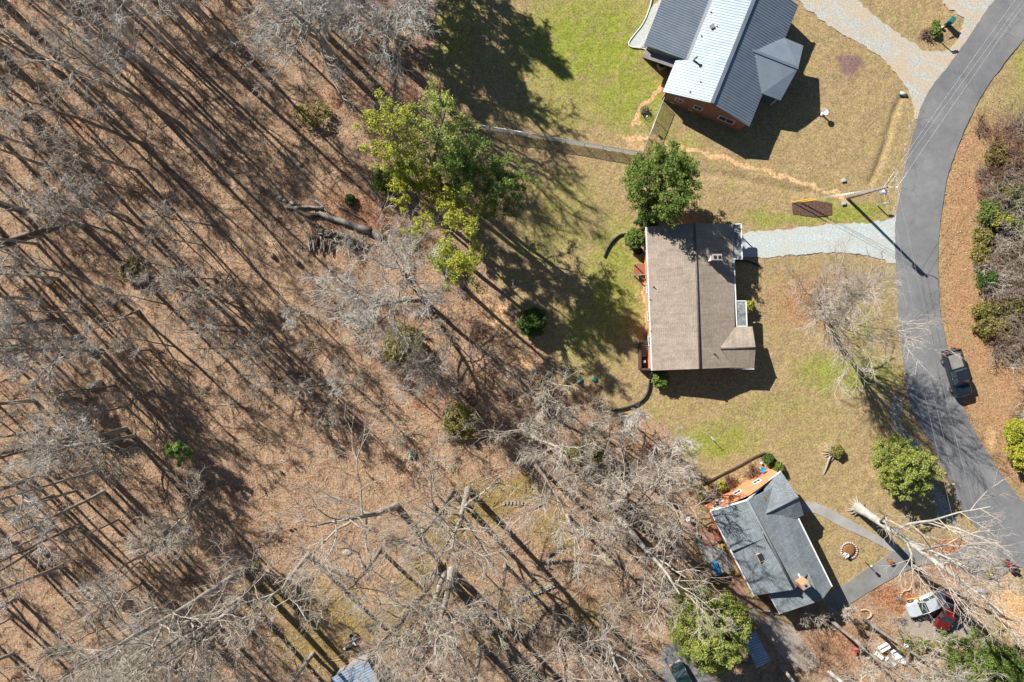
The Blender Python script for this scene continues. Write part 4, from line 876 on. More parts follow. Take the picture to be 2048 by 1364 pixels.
shrub('small yellow bush in the bed along the orange brick wall', 1443, 971, 6, 7, .9, 132, leaf='leaf_yellow', nclump=25, per=45, clump=.22)
shrub('olive bush at the left end of the orange brick wall', 1406, 992, 9, 8, .9, 133, leaf='leaf_olive', nclump=30, per=45, clump=.25)
shrub('upper yellow green bush on the right bank of the road', 2022, 862, 26, 26, 3.0, 134, leaf='leaf_yellow', nclump=120, per=60)
shrub('lower yellow green bush on the right bank of the road', 2040, 905, 38, 40, 3.5, 135, leaf='leaf_yellow', nclump=220, per=60)
shrub('mossy green plant in the bed beside the green bin', 1868, 60, 8, 16, .7, 136, leaf='leaf_mid', nclump=40, per=40, clump=.25)
shrub('dry brown bush stump regrowing among exposed roots', 1671, 902, 11, 11, .9, 137, leaf='leaf_olive', nclump=50, per=50, clump=.25)
shrub('small green ground plant in the lower left litter', 511, 1130, 6, 5, .4, 138, leaf='leaf_fresh', nclump=14, per=30, clump=.2)
shrub('pale green ground plant near the middle brush', 822, 908, 8, 8, .5, 139, leaf='leaf_silver', nclump=20, per=30, clump=.22)
shrub('small dark green sapling bush above the log pile', 702, 401, 9, 10, .8, 140, leaf='leaf_dark', nclump=25, per=40, clump=.25)
shrub('rounded boxwood at the lawn corner near the maroon mower', 1978, 1144, 9, 9, .9, 141, leaf='leaf_olive', nclump=40, per=45, clump=.22)
shrub('low evergreen in the brush under the pale limbed tree', 1165, 905, 40, 22, 2.2, 142, leaf='leaf_olive', nclump=110, per=45)
shrub('mossy evergreen bush in the middle brush', 922, 838, 34, 34, 2.2, 143, leaf='leaf_olive', nclump=110, per=40)
shrub('olive cedar bush under the bending crown', 808, 690, 40, 40, 2.4, 144, leaf='leaf_olive', nclump=120, per=34)
shrub('green bush with drooping sprays at the left of the litter slope', 266, 540, 18, 26, 1.6, 145, leaf='leaf_olive', nclump=60, per=34)
shrub('dim green bush near the pale trio of trees', 630, 235, 34, 26, 1.4, 146, leaf='leaf_olive', nclump=60, per=24)
RS = random.Random(5)
for k, (x, y, rx, ry, h, lf) in enumerate([(1962, 425, 24, 22, 2.2, 'leaf_mid'), (1996, 386, 26, 22, 2.2, 'leaf_olive'), (1990, 440, 26, 18, 2.0, 'leaf_yellow'), (1958, 474, 18, 18, 1.4, 'leaf_olive'), (1962, 560, 22, 18, 1.8, 'leaf_dark'),
                                       (1966, 620, 24, 20, 1.6, 'leaf_olive'), (2000, 615, 28, 24, 1.8, 'leaf_olive'), (1968, 655, 26, 20, 1.5, 'leaf_olive'), (2005, 660, 28, 24, 1.6, 'leaf_olive'), (1985, 310, 20, 24, 1.6, 'leaf_olive'),
                                       (2020, 400, 30, 24, 2.0, 'leaf_dark'), (2030, 460, 22, 20, 2., 'leaf_mid'), (1956, 510, 18, 20, 1.4, 'leaf_olive'), (2035, 610, 30, 30, 2., 'leaf_olive')]):
    shrub({'leaf_mid': 'mid green', 'leaf_dark': 'dark green', 'leaf_yellow': 'yellow green', 'leaf_olive': 'brownish olive'}[lf] + ' leafy bush ' + ('at the upper end of the roadside thicket' if y < 400 else 'beside the pale twig tangle of the roadside thicket' if y < 530 else 'around the blue bag in the roadside thicket'), x, y, rx, ry, h, 150 + k, leaf=lf, nclump=60, per=42, lump=.6, clump=.45, group='leafy bushes of the roadside thicket')
for k, (x, y, r, h, tw) in enumerate([(2030, 250, 2.6, 2.2, 'twig_brown'), (1995, 290, 2.4, 2.0, 'twig_red'), (2035, 330, 2.6, 2.2, 'twig_red'), (1985, 350, 2.0, 1.6, 'twig_red'), (2020, 420, 2.4, 2.6, 'twig_grey'), (2045, 480, 2.6, 2.6, 'twig_grey'),
                                    (1985, 500, 2.4, 2.0, 'twig_brown'), (2025, 530, 2.6, 2.2, 'twig_brown'), (1990, 560, 2.2, 2.2, 'twig_grey'), (2045, 580, 2.4, 2.2, 'twig_brown'), (2000, 640, 2., 1.6, 'twig_brown'), (2035, 680, 2.4, 1.8, 'twig_brown'), (1972, 400, 1.8, 1.8, 'twig_brown'), (2010, 470, 2.2, 2.2, 'twig_grey'), (1968, 440, 1.6, 1.8, 'twig_brown'), (1972, 590, 1.8, 1.6, 'twig_brown'), (2010, 360, 2.4, 2.0, 'twig_brown'), (1965, 535, 1.6, 1.5, 'twig_grey'), (2020, 590, 2.4, 2.0, 'twig_brown'), (1995, 700, 1.8, 1.4, 'twig_brown'), (2040, 830, 2.0, 1.6, 'twig_brown')]):
    bare_bush({'twig_brown': 'brown', 'twig_red': 'rusty red', 'twig_grey': 'grey'}[tw] + ' twiggy bush ' + ('at the upper end of the roadside thicket' if y < 400 else 'in the middle of the roadside thicket' if y < 600 else 'at the lower end of the roadside thicket'), x, y, r, h, 170 + k, tw, group='twiggy bushes of the roadside thicket', n=34)
for k, (lab, x, y, r, h, tw) in enumerate([('purple brown bare bush in the bed by the blue bird bath', 1505, 940, 1.0, .9, 'twig_red'), ('brown bare bush in the middle of the bed by the brick wall', 1457, 960, .8, .7, 'twig_red'), ('brown bare bush at the left of the bed by the brick wall', 1424, 980, .8, .7, 'twig_red'),
                                           ('bare grey bush in the shade below the garage, left one', 1600, 1218, 1.5, 1.5, 'twig_grey'), ('bare grey bush in the shade below the garage, right one', 1632, 1222, 1.6, 1.6, 'twig_grey'), ('bare pink brown bush in the flower bed by the mailbox', 1850, 70, .7, .5, 'twig_red'),
                                           ('tangle of pale brush beside the end of the big log', 808, 478, 1.4, 1.2, 'twig_pale'), ('thorny pale brush over the firewood heap', 700, 492, 2.0, 1.2, 'twig_pale'), ('low dark brush left of the firewood heap', 430, 300, 2.4, 1.4, 'twig_grey'),
                                           ('bare shrub beside the fenced corner of the metal roofed house', 1290, 220, .35, .5, 'twig_brown')]):
    bare_bush(lab, x, y, r, h, 190 + k, tw, n=30)

# ------------------------------------------------------------------ the wood: every trunk its own tree
protos = []
for k, (h, sp, tr, cb, kk) in enumerate([(17, 4.2, .2, .5, GR), (15, 3.6, .15, .5, BR), (19, 5.2, .27, .45, GR), (13, 4.2, .14, .35, PA), (16, 5.4, .2, .38, PA), (14, 3.0, .12, .55, BR), (18, 4.6, .22, .5, BR), (11, 3.6, .1, .3, GR)]):
    protos.append(bare_tree(200 + k, h, sp, tr, (0, 0), cb, (9, 6, 5, 3), (15, 60), .17, .0165 if kk is PA else .0145, twl=1., flare=1.1, **kk))
VA = ['tall grey', 'slim brown', 'broad grey', 'pale twigged', 'broad pale', 'thin brown', 'broad brown', 'small grey']
def ZN(z, x, y):
    if z == 'tall':
        if x < 0 or y < 0: return 'rooted beyond the upper left edges of the photo'
        return 'near the top edge of the wood' if y < 130 else ('near the left edge of the wood' if x < 160 else 'in the thick of the upper left wood')
    if z == 'low': return 'rooted beyond the lower left edges of the photo' if (x < 0 or y > 1364) else ('at the left edge of the lower wood' if x < 120 else 'in the lower left wood over leaf litter')
    if z == 'mid': return 'on the open leaf litter slope at left' if x < 440 else 'in the row across the leaf litter slope'
    return 'in the upper end of the middle brush' if y < 760 else ('in the lower end of the middle brush' if y > 950 else 'in the heart of the middle brush')
rnd = random.Random(77); placed = []; first = {}
def wood(x, y, zone, variants, smin=.85, smax=1.15, gap=24, force=False):
    if not force and any((x - a) ** 2 + (y - b) ** 2 < gap * gap for a, b in placed): return False
    placed.append((x, y)); v = rnd.choice(variants); pl_ = ZN(zone, x, y); lab, grp = VA[v] + ' bare tree ' + pl_, VA[v] + ' bare trees ' + pl_; sc = rnd.uniform(smin, smax)
    tl = (R(rnd.gauss(0, 3.2)), R(rnd.gauss(0, 3.2)))
    if v in first: r = dup(first[v], G(x, y, -.2), (tl[0], tl[1], rnd.uniform(0, 6.28)), sc, lab, grp)
    else: r = plant('bare_tree', lab, 'tree', x, y, protos[v], grp, rnd.uniform(0, 6.28), sc, tl); first[v] = r
    return True
for x, y in ((415, 580), (411, 592), (447, 621), (487, 620), (337, 610), (470, 663), (487, 654), (405, 490), (430, 452), (432, 558), (486, 612), (542, 677), (480, 697), (564, 762), (550, 707), (364, 540), (300, 700), (349, 694)):
    wood(x, y, 'mid', (1, 5, 7), .75, 1.0, force=True)
for x, y in ((225, 72), (250, 110), (160, 40), (320, 150), (75, 60), (120, 150), (180, 200), (305, 215), (60, 240), (340, 95), (160, 451), (67, 964), (100, 997), (30, 1080), (75, 1090), (120, 1128), (162, 1050), (250, 430), (180, 330), (90, 330), (110, 560), (380, 180), (420, 110), (360, 250), (290, 290), (400, 30), (240, 10), (520, 30), (480, 90), (40, 420), (20, 540), (130, 640), (220, 580), (70, 800), (150, 880), (40, 900), (210, 980), (330, 1080), (30, 1200)):
    wood(x + rnd.uniform(-6, 6), y + rnd.uniform(-6, 6), 'tall' if y < 700 else 'low', (0, 2, 4, 6), .9, 1.15, force=True)
Z1 = [(-260, -260), (560, -260), (520, 40), (420, 90), (420, 190), (350, 280), (360, 400), (250, 520), (230, 700), (-150, 760)]
Z2 = [(-150, 760), (230, 700), (280, 900), (300, 1060), (380, 1200), (300, 1500), (-150, 1500)]
Z3 = [(640, 640), (760, 590), (950, 650), (1140, 740), (1250, 830), (1350, 900), (1390, 1000), (1370, 1180), (1200, 1180), (1160, 1050), (1000, 900), (860, 800), (650, 760)]
def inp(x, y, P): return bool(inside(np.array([float(x)]), np.array([float(y)]), P)[0])
def scatter(P, n, gap, zone, variants, smin, smax):
    xs = [p[0] for p in P]; ys = [p[1] for p in P]; k = 0
    for _ in range(n * 40):
        if k >= n: break
        x, y = rnd.uniform(min(xs), max(xs)), rnd.uniform(min(ys), max(ys))
        if inp(x, y, P) and wood(x, y, zone, variants, smin, smax, gap): k += 1
scatter(Z1, 84, 40, 'tall', (0, 1, 2, 3, 4, 6, 7), .85, 1.12)
scatter(Z2, 42, 42, 'low', (0, 1, 3, 4, 6, 7), .8, 1.1)
scatter([(560, 600), (780, 640), (900, 800), (980, 900), (840, 960), (640, 800)], 9, 45, 'brush', (3, 7, 1), .45, .7)
scatter(Z3, 28, 34, 'brush', (3, 7, 7, 5), .4, .65)
# undergrowth and loose leaves: nobody could count them
A = Acc(); rs = np.random.RandomState(9)
for P, n, lo, hi in ((Z3, 75, .6, 1.4), (Z1, 170, .5, 1.4), (Z2, 90, .5, 1.4), ([(1950, 240), (2090, 240), (2090, 720), (1965, 700)], 95, .7, 1.7), ([(300, 480), (620, 300), (900, 600), (800, 860), (500, 1000), (280, 760)], 40, .4, 1.0), ([(560, 600), (900, 620), (1000, 900), (820, 960), (600, 800)], 40, .5, 1.2), ([(350, 1150), (1300, 1100), (1300, 1364), (300, 1364)], 40, .4, 1.), ([(620, 150), (880, 170), (900, 330), (780, 420), (620, 330), (560, 200)], 16, .6, 1.4), ([(900, 560), (960, 600), (1050, 700), (1150, 790), (1100, 830), (980, 760)], 16, .6, 1.2), ([(1380, 1300), (1700, 1270), (1800, 1364), (1400, 1400)], 22, .6, 1.2), ([(1850, 1080), (2000, 1230), (1900, 1300), (1760, 1230)], 12, .4, .9)):
    xs = [p[0] for p in P]; ys = [p[1] for p in P]; k = 0
    while k < n:
        x, y = rnd.uniform(min(xs), max(xs)), rnd.uniform(min(ys), max(ys))
        if inp(x, y, P): k += 1; g = G(x, y, -.05); r = rnd.uniform(lo, hi); bush_arrays(rs, A, (g.x, g.y, g.z), r, r * rnd.uniform(.5, .9), 12, .014, rnd.choice((0, 0, 1, 2)), 3)
ns = 5200; sx = rs.uniform(-60, 2110, ns * 2); sy = rs.uniform(-40, 1400, ns * 2); k_ = inside(sx, sy, FOREST); sx, sy = sx[k_], sy[k_]; ns = len(sx); az = rs.rand(ns) * 6.28
P_ = grow(rs, np.stack([(sx - 1024) * S, (682 - sy) * S, np.full(ns, .03)], -1), np.stack([np.cos(az), np.sin(az), rs.uniform(0, .1, ns)], -1), rs.uniform(.5, 2.6, ns), 3, .12)
P_[:, :, 2] = np.clip(P_[:, :, 2], .0, .25); rr_s = rs.uniform(.01, .028, ns); A.tubes(P_, rr_s, rr_s * .5, 3, 1)
tag(link('undergrowth', A.mesh('undergrowth', [M['twig_brown'], M['twig_grey'], M['twig_red']])), 'tangle of dry knee high twigs over the wood floor', 'undergrowth', kind='stuff')
A = Acc(); ok = [];
px_ = rs.uniform(-60, 2110, 150000); py_ = rs.uniform(-60, 1420, 150000)
sel = inside(px_, py_, FOREST) | (inside(px_, py_, WOOD_SE) & (rs.rand(150000) < .6)) | (inside(px_, py_, EAST) & (py_ > 200) & (rs.rand(150000) < .5)); px_, py_ = px_[sel], py_[sel]
A.leaves(np.stack([(px_ - 1024) * S, (682 - py_) * S, np.full(len(px_), .0)], -1), .015, 1, .06, rs, 0, .3, .7)
m, t, b = newmat('dry_leaf'); M['dry_leaf'] = m; ge = N(t, 'ShaderNodeNewGeometry')
t.links.new(ramp(t, ge.outputs['Random Per Island'], [(0., (.10, .05, .025)), (.4, (.26, .14, .075)), (.8, (.42, .27, .16)), (1., (.62, .47, .33))]), b.inputs['Base Color']); b.inputs['Roughness'].default_value = .8
tag(link('fallen_leaves', A.mesh('fallen_leaves', [m])), 'dry brown leaves scattered over the wood floor', 'leaves', kind='stuff')
# ------------------------------------------------------------------ vehicles
def loft(mb, st, mi=0, sm=False, cap=True):
    """st: list of rings (same number of points)"""
    n = len(st[0]); vs = [p for r in st for p in r]
    fs = [(i * n + j, i * n + (j + 1) % n, (i + 1) * n + (j + 1) % n, (i + 1) * n + j) for i in range(len(st) - 1) for j in range(n)]
    if cap: fs += [tuple(range(n))[::-1], tuple(range((len(st) - 1) * n, len(st) * n))]
    mb.shape(vs, fs, mi, sm)
def ring(x, w, z0, z1, r=.12, wt=None):
    wt = w if wt is None else wt
    return [(x, -w + .04, z0), (x, -w, z0 + r), (x, -w, z0 + (z1 - z0) * .55), (x, -wt, z1 - r * .6), (x, -wt + r, z1), (x, wt - r, z1), (x, wt, z1 - r * .6), (x, w, z0 + (z1 - z0) * .55), (x, w, z0 + r), (x, w - .04, z0)]
def wheel(parent, x, y, r=.36, w=.24, rimc='alu'):
    s = 1 if y > 0 else -1
    mb = MB(); n = 20; P = [(r * .55, -w / 2), (r * .93, -w / 2), (r, -w / 2 + .04), (r, w / 2 - .04), (r * .93, w / 2), (r * .55, w / 2)]
    mb.lathe((0, 0, 0), P, n); t_ = mb.build('tyre', M['rubber']); rm = MB(); rm.lathe((0, 0, 0), [(r * .6, -w * .35), (r * .6, w * .46), (r * .5, w * .42), (r * .15, w * .36), (.03, w * .46)], n)
    for k in range(5): rm.box((math.cos(k * 1.2566) * r * .33, math.sin(k * 1.2566) * r * .33, w * .43), (r * .5, .06, .04), k * 1.2566)
    rim = rm.build('rim', M[rimc]); wh = bpy.data.objects.new('wheel', None); col.objects.link(wh); wh.parent = parent
    wh.location = (x, y, r); wh.rotation_euler = (-s * math.pi / 2, 0, 0); t_.parent = wh; rim.parent = wh
def car(label, px, py, dx, dy, paint_m, L=4.6, Wd=1.8, kind='sedan', name='parked_car', cat='car', z=0.):
    rz = math.atan2(-dy, dx); r = thing(name, label, cat, G(px, py, z + .02), None, rz); w = Wd / 2; h = L / 2
    body = MB()
    if kind == 'pickup':
        loft(body, [ring(-h, w * .95, .5, .95), ring(-h + .08, w, .42, 1.08), ring(-.35, w, .35, 1.1), ring(.2, w, .35, 1.12), ring(1.2, w, .35, 1.12), ring(h - .5, w * .98, .38, 1.08), ring(h - .12, w * .9, .42, .98), ring(h, w * .75, .5, .85)], 0)
        b = body.build('body', paint_m, r, .08)
        bed = MB(); bx0, bx1 = -h + .12, -.62
        for (x, y, dx_, dy_) in (((bx0 + bx1) / 2, w - .09, bx1 - bx0, .16), ((bx0 + bx1) / 2, -w + .09, bx1 - bx0, .16), (bx0, 0, .12, 2 * w - .1), (bx1, 0, .1, 2 * w - .1)): bed.box((x, y, 1.24), (dx_, dy_, .3))
        bed.build('bed_rail', paint_m, r, .02)
        bf = MB(); bf.box(((bx0 + bx1) / 2, 0, 1.105), (bx1 - bx0 - .1, 2 * w - .34, .02)); bf.build('bed_floor', M['siding'], r)
        c0, c1, c2, c3, zt = -.6, -.35, .75, 1.35, 1.82
    else:
        loft(body, [ring(-h, w * .82, .45, .8), ring(-h + .25, w * .95, .35, .92), ring(-h * .4, w, .28, .98), ring(h * .25, w, .28, .96), ring(h - .6, w * .96, .3, .86), ring(h - .15, w * .85, .35, .74), ring(h, w * .65, .42, .62)], 0)
        b = body.build('body', paint_m, r, .03); c0, c1, c2, c3, zt = -h + .75, -h * .4, h * .12, h * .45, 1.42
    zb = (1.1 if kind == 'pickup' else .93)
    cab = MB(); cw = w - .08
    def tr(x, ww, z): return [(x, -ww, z), (x, ww, z)]
    gl = MB(); gl.shape([(c0, -cw, zb), (c0, cw, zb), (c3, cw * .97, zb), (c3, -cw * .97, zb), (c1, -cw * .78, zt - .04), (c1, cw * .78, zt - .04), (c2, cw * .78, zt - .04), (c2, -cw * .78, zt - .04)],
                        [(0, 4, 5, 1), (1, 5, 6, 2), (2, 6, 7, 3), (3, 7, 4, 0), (4, 7, 6, 5)]); gl.build('window_glass', M['glass'], r)
    rf = MB(); rf.slab([(c1 - .06, -cw * .8, zt), (c2 + .06, -cw * .8, zt), (c2 + .06, cw * .8, zt), (c1 - .06, cw * .8, zt)], .05)
    for s in (-1, 1):
        for a, b_ in (((c0, s * cw, zb), (c1, s * cw * .79, zt - .04)), ((c3, s * cw * .97, zb), (c2, s * cw * .79, zt - .04)), (((c0 + c3) / 2, s * (cw + .005), zb), ((c1 + c2) / 2, s * (cw * .79 + .01), zt - .04))): rf.tube([a, b_], .04, 6)
    rf.build('roof', paint_m, r, .03)
    for s in (-1, 1):
        wheel(r, -h + (1.15 if kind == 'pickup' else .85), s * (w - .1)); wheel(r, h - (1.0 if kind == 'pickup' else .85), s * (w - .1))
        m_ = MB(); m_.box((c3 - .25, s * (w + .1), zb + .08), (.14, .2, .14)); m_.build('side_mirror', M['black_plastic'], r, .02)
        m_ = MB(); m_.box((h - .1, s * w * .66, zb - .28), (.12, .32, .14)); m_.build('headlight', M['alu'], r, .03)
        m_ = MB(); m_.box((-h + .04, s * w * .84, zb - .12), (.12, .16, .26)); m_.build('tail_light', M['lamp_red'], r, .02)
    m_ = MB(); m_.box((h + .03, 0, .52), (.14, Wd * .8, .18)); m_.build('bumper', M['black_plastic' if kind == 'pickup' else 'alu'], r, .04)
    m_ = MB(); m_.box((-h - .04, 0, .52), (.14, Wd * .82, .18)); m_.build('bumper', M['black_plastic' if kind == 'pickup' else 'alu'], r, .04)
    return r
M['lamp_red'] = paint('lamp_red', (.5, .02, .02), .2, .5)
M['paint_black'] = paint('paint_black', (.014, .02, .028), .25, .7); M['paint_blue'] = paint('paint_blue', (.05, .14, .24), .3, .6)
M['paint_white'] = paint('paint_white', (.44, .46, .48), .3, .5); M['paint_red'] = paint('paint_red', (.13, .012, .012), .4, .4)
car('dark blue black pickup truck parked half on the right road verge', 1905, 746, 25, 82, M['paint_black'], 5.6, 1.95, 'pickup', 'pickup_truck', 'truck')
car('blue car mostly hidden under the yellow green roadside tree', 1826, 918, 34, 74, M['paint_blue'], 4.7, 1.8)
car('white car under the branches of the tall tree near the driveway', 1846, 1203, -60, 28, M['paint_white'], 4.6, 1.8)
car('red car half hidden by twigs right of the white car', 1886, 1222, -24, 60, M['paint_red'], 4.2, 1.75)

# ------------------------------------------------------------------ utility pole and wires
up_ = thing('utility_pole', 'tall wooden utility pole with transformer at the head of the ranch house drive', 'utility pole', G(1695, 396)); O = up_.location
mb = MB(O); ptop = W(1773, 373, 7.8); ptop = Vector((G(1697, 394).x + .15, G(1697, 394).y + .1, 7.8)); base = G(1695, 396, -.2)
ptop = W(1774, 373.5, 7.8)
mb.tube([base, base.lerp(ptop, .5), ptop], [.19, .16, .13], 12); mb.build('pole', M['wood_grey'], up_)
q = base.lerp(ptop, .88); mb = MB(O); mb.lathe(q + Vector((.15, -.42, -.5)), [(.22, 0), (.26, .05), (.26, .8), (.2, .88), (.06, .92)], 14); mb.build('transformer', M['alu'], up_)
mb = MB(O); mb.tube([ptop + Vector((.1, .05, -.25)), ptop + Vector((.95, -.05, -.05))], .04, 6); mb.tube([ptop + Vector((.95, -.05, -.05)), ptop + Vector((1.0, -.05, .2))], .05, 6); mb.build('bracket', M['white'], up_)
mb = MB(O); q = base.lerp(ptop, .93); mb.tube([q, q + Vector((.1, -.5, .05)), q + Vector((.35, -.7, -.1))], .03, 6); mb.tube([q + Vector((.35, -.7, -.1)), q + Vector((.35, -.7, -.4))], .05, 6); mb.build('cutout', M['white'], up_)
for k, (a, b, zt) in enumerate(((1583, 404, .96), (1600, 404.5, .8), (1596, 403, .9))):
    e = G(a, b, 0); t_ = base.lerp(ptop, zt); mb = MB(e); mb.tube([e, t_], .018, 5); gw = mb.build('guy_wire', M['alu']); gw.location = e; tag(gw, ['guy wire with the longest yellow sleeve by the mulch patch', 'lower guy wire with yellow sleeve by the mulch patch', 'upper thin guy wire running to the mulch patch'][k], 'guy wire')
    if k < 2: mb = MB(e); mb.tube([e, e.lerp(t_, .26)], .05, 6); mb.build('wire_guard', M['yellow'] if 'yellow' in M else M.setdefault('yellow', plain('yellow_plastic', (.75, .42, .02))), gw)
def wire(lab, pts, sag=.35):
    out = []
    for a, b in zip(pts[:-1], pts[1:]):
        a, b = Vector(a), Vector(b)
        for k in range(12): t_ = k / 12; p = a.lerp(b, t_); p.z -= sag * 4 * t_ * (1 - t_); out.append(p)
    out.append(Vector(pts[-1])); mb = MB(); mb.tube(out, .011, 5); tag(mb.build('power_line', M['alu']), lab, 'power line')
wire('power line along the left side of the road above the pole head', [W(2068, -52, 7.5), ptop + Vector((-.1, 0, -.6)), W(1912, 1065, 6.8), W(2000, 1420, 6.8)])
wire('middle power line crossing the road near the pole head', [W(2090, -60, 7.6), ptop + Vector((.1, 0, -.1)), W(1926, 1030, 7.2), W(2030, 1400, 7.2)])
wire('rightmost power line hanging over the road', [W(2090, -50, 7.9), ptop + Vector((1.0, -.05, .2)), W(1952, 1032, 7.4), W(2060, 1380, 7.4)])
# ------------------------------------------------------------------ chain link fence
def chain_fence(name, label, pts, h=1.25, posts=9, sp=.085):
    r = thing(name, label, 'fence', pts[0]); O = r.location; nx_ = Vector(pts[1]) - Vector(pts[0]); L = nx_.length; d = nx_ / L; mb = MB(O)
    a = Vector(pts[0]); step = sp
    n = int((L + h) / step)
    for s in (1, -1):
        for k in range(n):
            u0 = -h + k * step; u1 = u0 + h; z0, z1 = 0., h
            if u0 < 0: z0 = -u0; u0 = 0
            if u1 > L: z1 = h - (u1 - L); u1 = L
            if s < 0: u0, u1 = L - u0, L - u1
            p, q = a + d * u0 + Vector((0, 0, z0)), a + d * u1 + Vector((0, 0, z1)); w_ = Vector((-d.y, d.x, 0)) * .006 * s; v_ = (q - p).normalized().cross(w_).normalized() * .007
            mb.shape([p + w_ + v_, p + w_ - v_, p - w_, q + w_ + v_, q + w_ - v_, q - w_], [(0, 1, 4, 3), (1, 2, 5, 4), (2, 0, 3, 5)])
    mb.build('wire_mesh', M['galv'], r)
    mb = MB(O); mb.tube([a + Vector((0, 0, h)), a + d * L + Vector((0, 0, h))], .028, 6); mb.build('rail', M['alu'], r)
    for k in range(posts + 1):
        p = a + d * L * k / posts; mb = MB(O); mb.tube([p - Vector((0, 0, .1)), p + Vector((0, 0, h + .06))], .035, 8); mb.build('post', M['alu'], r)
chain_fence('chain_link_fence', 'long galvanised chain link fence running from the pines to the lawn corner', [G(941, 253), G(1281, 311)], posts=9)
chain_fence('chain_link_fence', 'short chain link fence from the lawn corner up to the brick house', [G(1282, 311), G(1324, 203)], posts=3)

# ------------------------------------------------------------------ small things on the lawns and yards
def simple(name, lab, cat, mb, mat, bevel=0., group=None): o = mb.build(name, mat, None, bevel); o.location = mb.org; return tag(o, lab, cat, group)
def pipe(lab, pts, r=.11):
    mb = MB(); mb.tube([G(x, y, z) for x, y, z in smooth_poly(pts, 2, False)], r, 8); simple('drain_pipe', lab, 'pipe', mb, M['black_plastic'])
pipe('black corrugated pipe curving left from the clipped globe bush', [(1252, 468, .1), (1238, 470, .1), (1222, 484, .1), (1213, 500, .1), (1208, 514, .1)])
pipe('long black drain pipe curving away from the lower left corner of the ranch house', [(1300, 744, 1.2), (1300, 762, .14), (1296, 785, .12), (1282, 804, .12), (1255, 815, .12), (1214, 823, .12)], .13)
pipe('short black drain pipe on the right side below the ranch house drive', [(1472, 523, .1), (1490, 521, .1), (1506, 526, .1), (1519, 532, .1)])
for x, y, l in ((1160, 760, 'left one of the two round green septic lids'), (1189, 759, 'right one of the two round green septic lids')):
    mb = MB(G(x, y)); mb.lathe(G(x, y), [(.33, -.1), (.33, .07), (.28, .12), (.06, .15)], 18)
    for k in range(6): mb.box(G(x, y, .13) + Vector((math.cos(k * 1.047) * .15, math.sin(k * 1.047) * .15, 0)), (.2, .03, .03), k * 1.047)
    simple('septic_lid', l, 'lid', mb, M.get('teal') or M.setdefault('teal', plain('teal_plastic', (.02, .16, .13))))
ac = thing('air_conditioner', 'dark square air conditioner outside the wing of the metal roofed house', 'air conditioner', G(1321, 135)); O = ac.location
mb = MB(O); mb.box(G(1321, 135, .42), (.8, .8, .84), R(25)); mb.build('housing', M['siding'], ac, .04); mb = MB(O); mb.lathe(G(1321, 135, .84), [(.33, 0), (.33, .03), (.28, .035)], 18); mb.build('fan_grille', M['black_plastic'], ac)
bb = thing('bird_bath', 'round white bird bath on the lawn right of the metal roofed house', 'bird bath', G(1644, 229)); O = bb.location
mb = MB(O); mb.lathe(G(1644, 229), [(.24, 0), (.22, .08), (.1, .14), (.08, .75)], 16); mb.build('pedestal', M['white'], bb); mb = MB(O); mb.lathe(G(1644, 229), [(.1, .72), (.3, .82), (.36, .92), (.33, .92), (.26, .86), (.05, .84)], 20); mb.build('bowl', M['white'], bb)
ws = thing('wire_fire_pit', 'round black wire basket standing beside the sandy trail', 'fire pit', G(1288, 224)); O = ws.location
mb = MB(O)
for z, r_ in ((.1, .35), (.3, .48), (.5, .52)): mb.tube([G(1288, 224, z) + Vector((math.cos(a * .3491) * r_, math.sin(a * .3491) * r_, 0)) for a in range(19)], .022, 5)
for k in range(14): a = k * .4488; mb.tube([G(1288, 224, .05) + Vector((math.cos(a) * .3, math.sin(a) * .3, 0)), G(1288, 224, .5) + Vector((math.cos(a) * .52, math.sin(a) * .52, 0))], .018, 4)
mb.build('basket', M['black_plastic'], ws); mb = MB(O); mb.lathe(G(1288, 224), [(.2, -.02), (.2, .06), (.12, .08)], 14); mb.build('foot', M['black_plastic'], ws)
bf_ = thing('bird_feeder', 'thin pole feeder below the wire basket', 'feeder', G(1289, 243)); O = bf_.location
mb = MB(O); mb.tube([G(1289, 243, -.1), G(1289, 243, 1.5)], .025, 6); mb.build('pole', M['wood_dark'], bf_); mb = MB(O); mb.lathe(G(1289, 243), [(.02, 1.4), (.12, 1.5), (.12, 1.7), (.17, 1.7), (.03, 1.85)], 10); mb.build('hopper', M['galv'], bf_)
def mailbox(lab, px, py, rz, arm=True):
    r = thing('mailbox', lab, 'mailbox', G(px, py)); O = r.location; d = Vector((math.cos(rz), math.sin(rz), 0))
    mb = MB(O); mb.box(G(px, py, .55), (.1, .1, 1.2)); beam(mb, G(px, py, .9), G(px, py, .92) + d * .55, .08, .08); mb.build('post', M['wood_grey'], r)
    mb = MB(O); c = G(px, py, 1.02) + d * .4; n = 7; prof = [(math.cos(math.pi * k / n) * .11, math.sin(math.pi * k / n) * .1) for k in range(n + 1)]; s = Vector((-d.y, d.x, 0))
    A_ = [c - d * .27 + s * y + Vector((0, 0, z + .05)) for y, z in prof] + [c - d * .27 - s * .11, c - d * .27 + s * .11]; B2 = [p + d * .54 for p in A_]
    k = len(A_); mb.shape(A_ + B2, [(i, (i + 1) % k, k + (i + 1) % k, k + i) for i in range(k)] + [tuple(range(k))[::-1], tuple(range(k, 2 * k))]); mb.build('box', M['black_plastic'] if px > 1800 else M['galv'], r)
    mb = MB(O); mb.box(c + s * .13 + Vector((0, 0, .2)), (.03, .03, .2)); mb.build('flag', M['lamp_red'], r)
mailbox('black mailbox on a post beside the mossy bed at the upper drive', 1885, 86, R(20)); mailbox('pale mailbox on a post by the road below the utility pole', 1755, 411, R(5))
tb = thing('wheeled_bin', 'dark green wheeled bin standing at the upper drive entrance', 'bin', G(1894, 48), None, R(55)); 
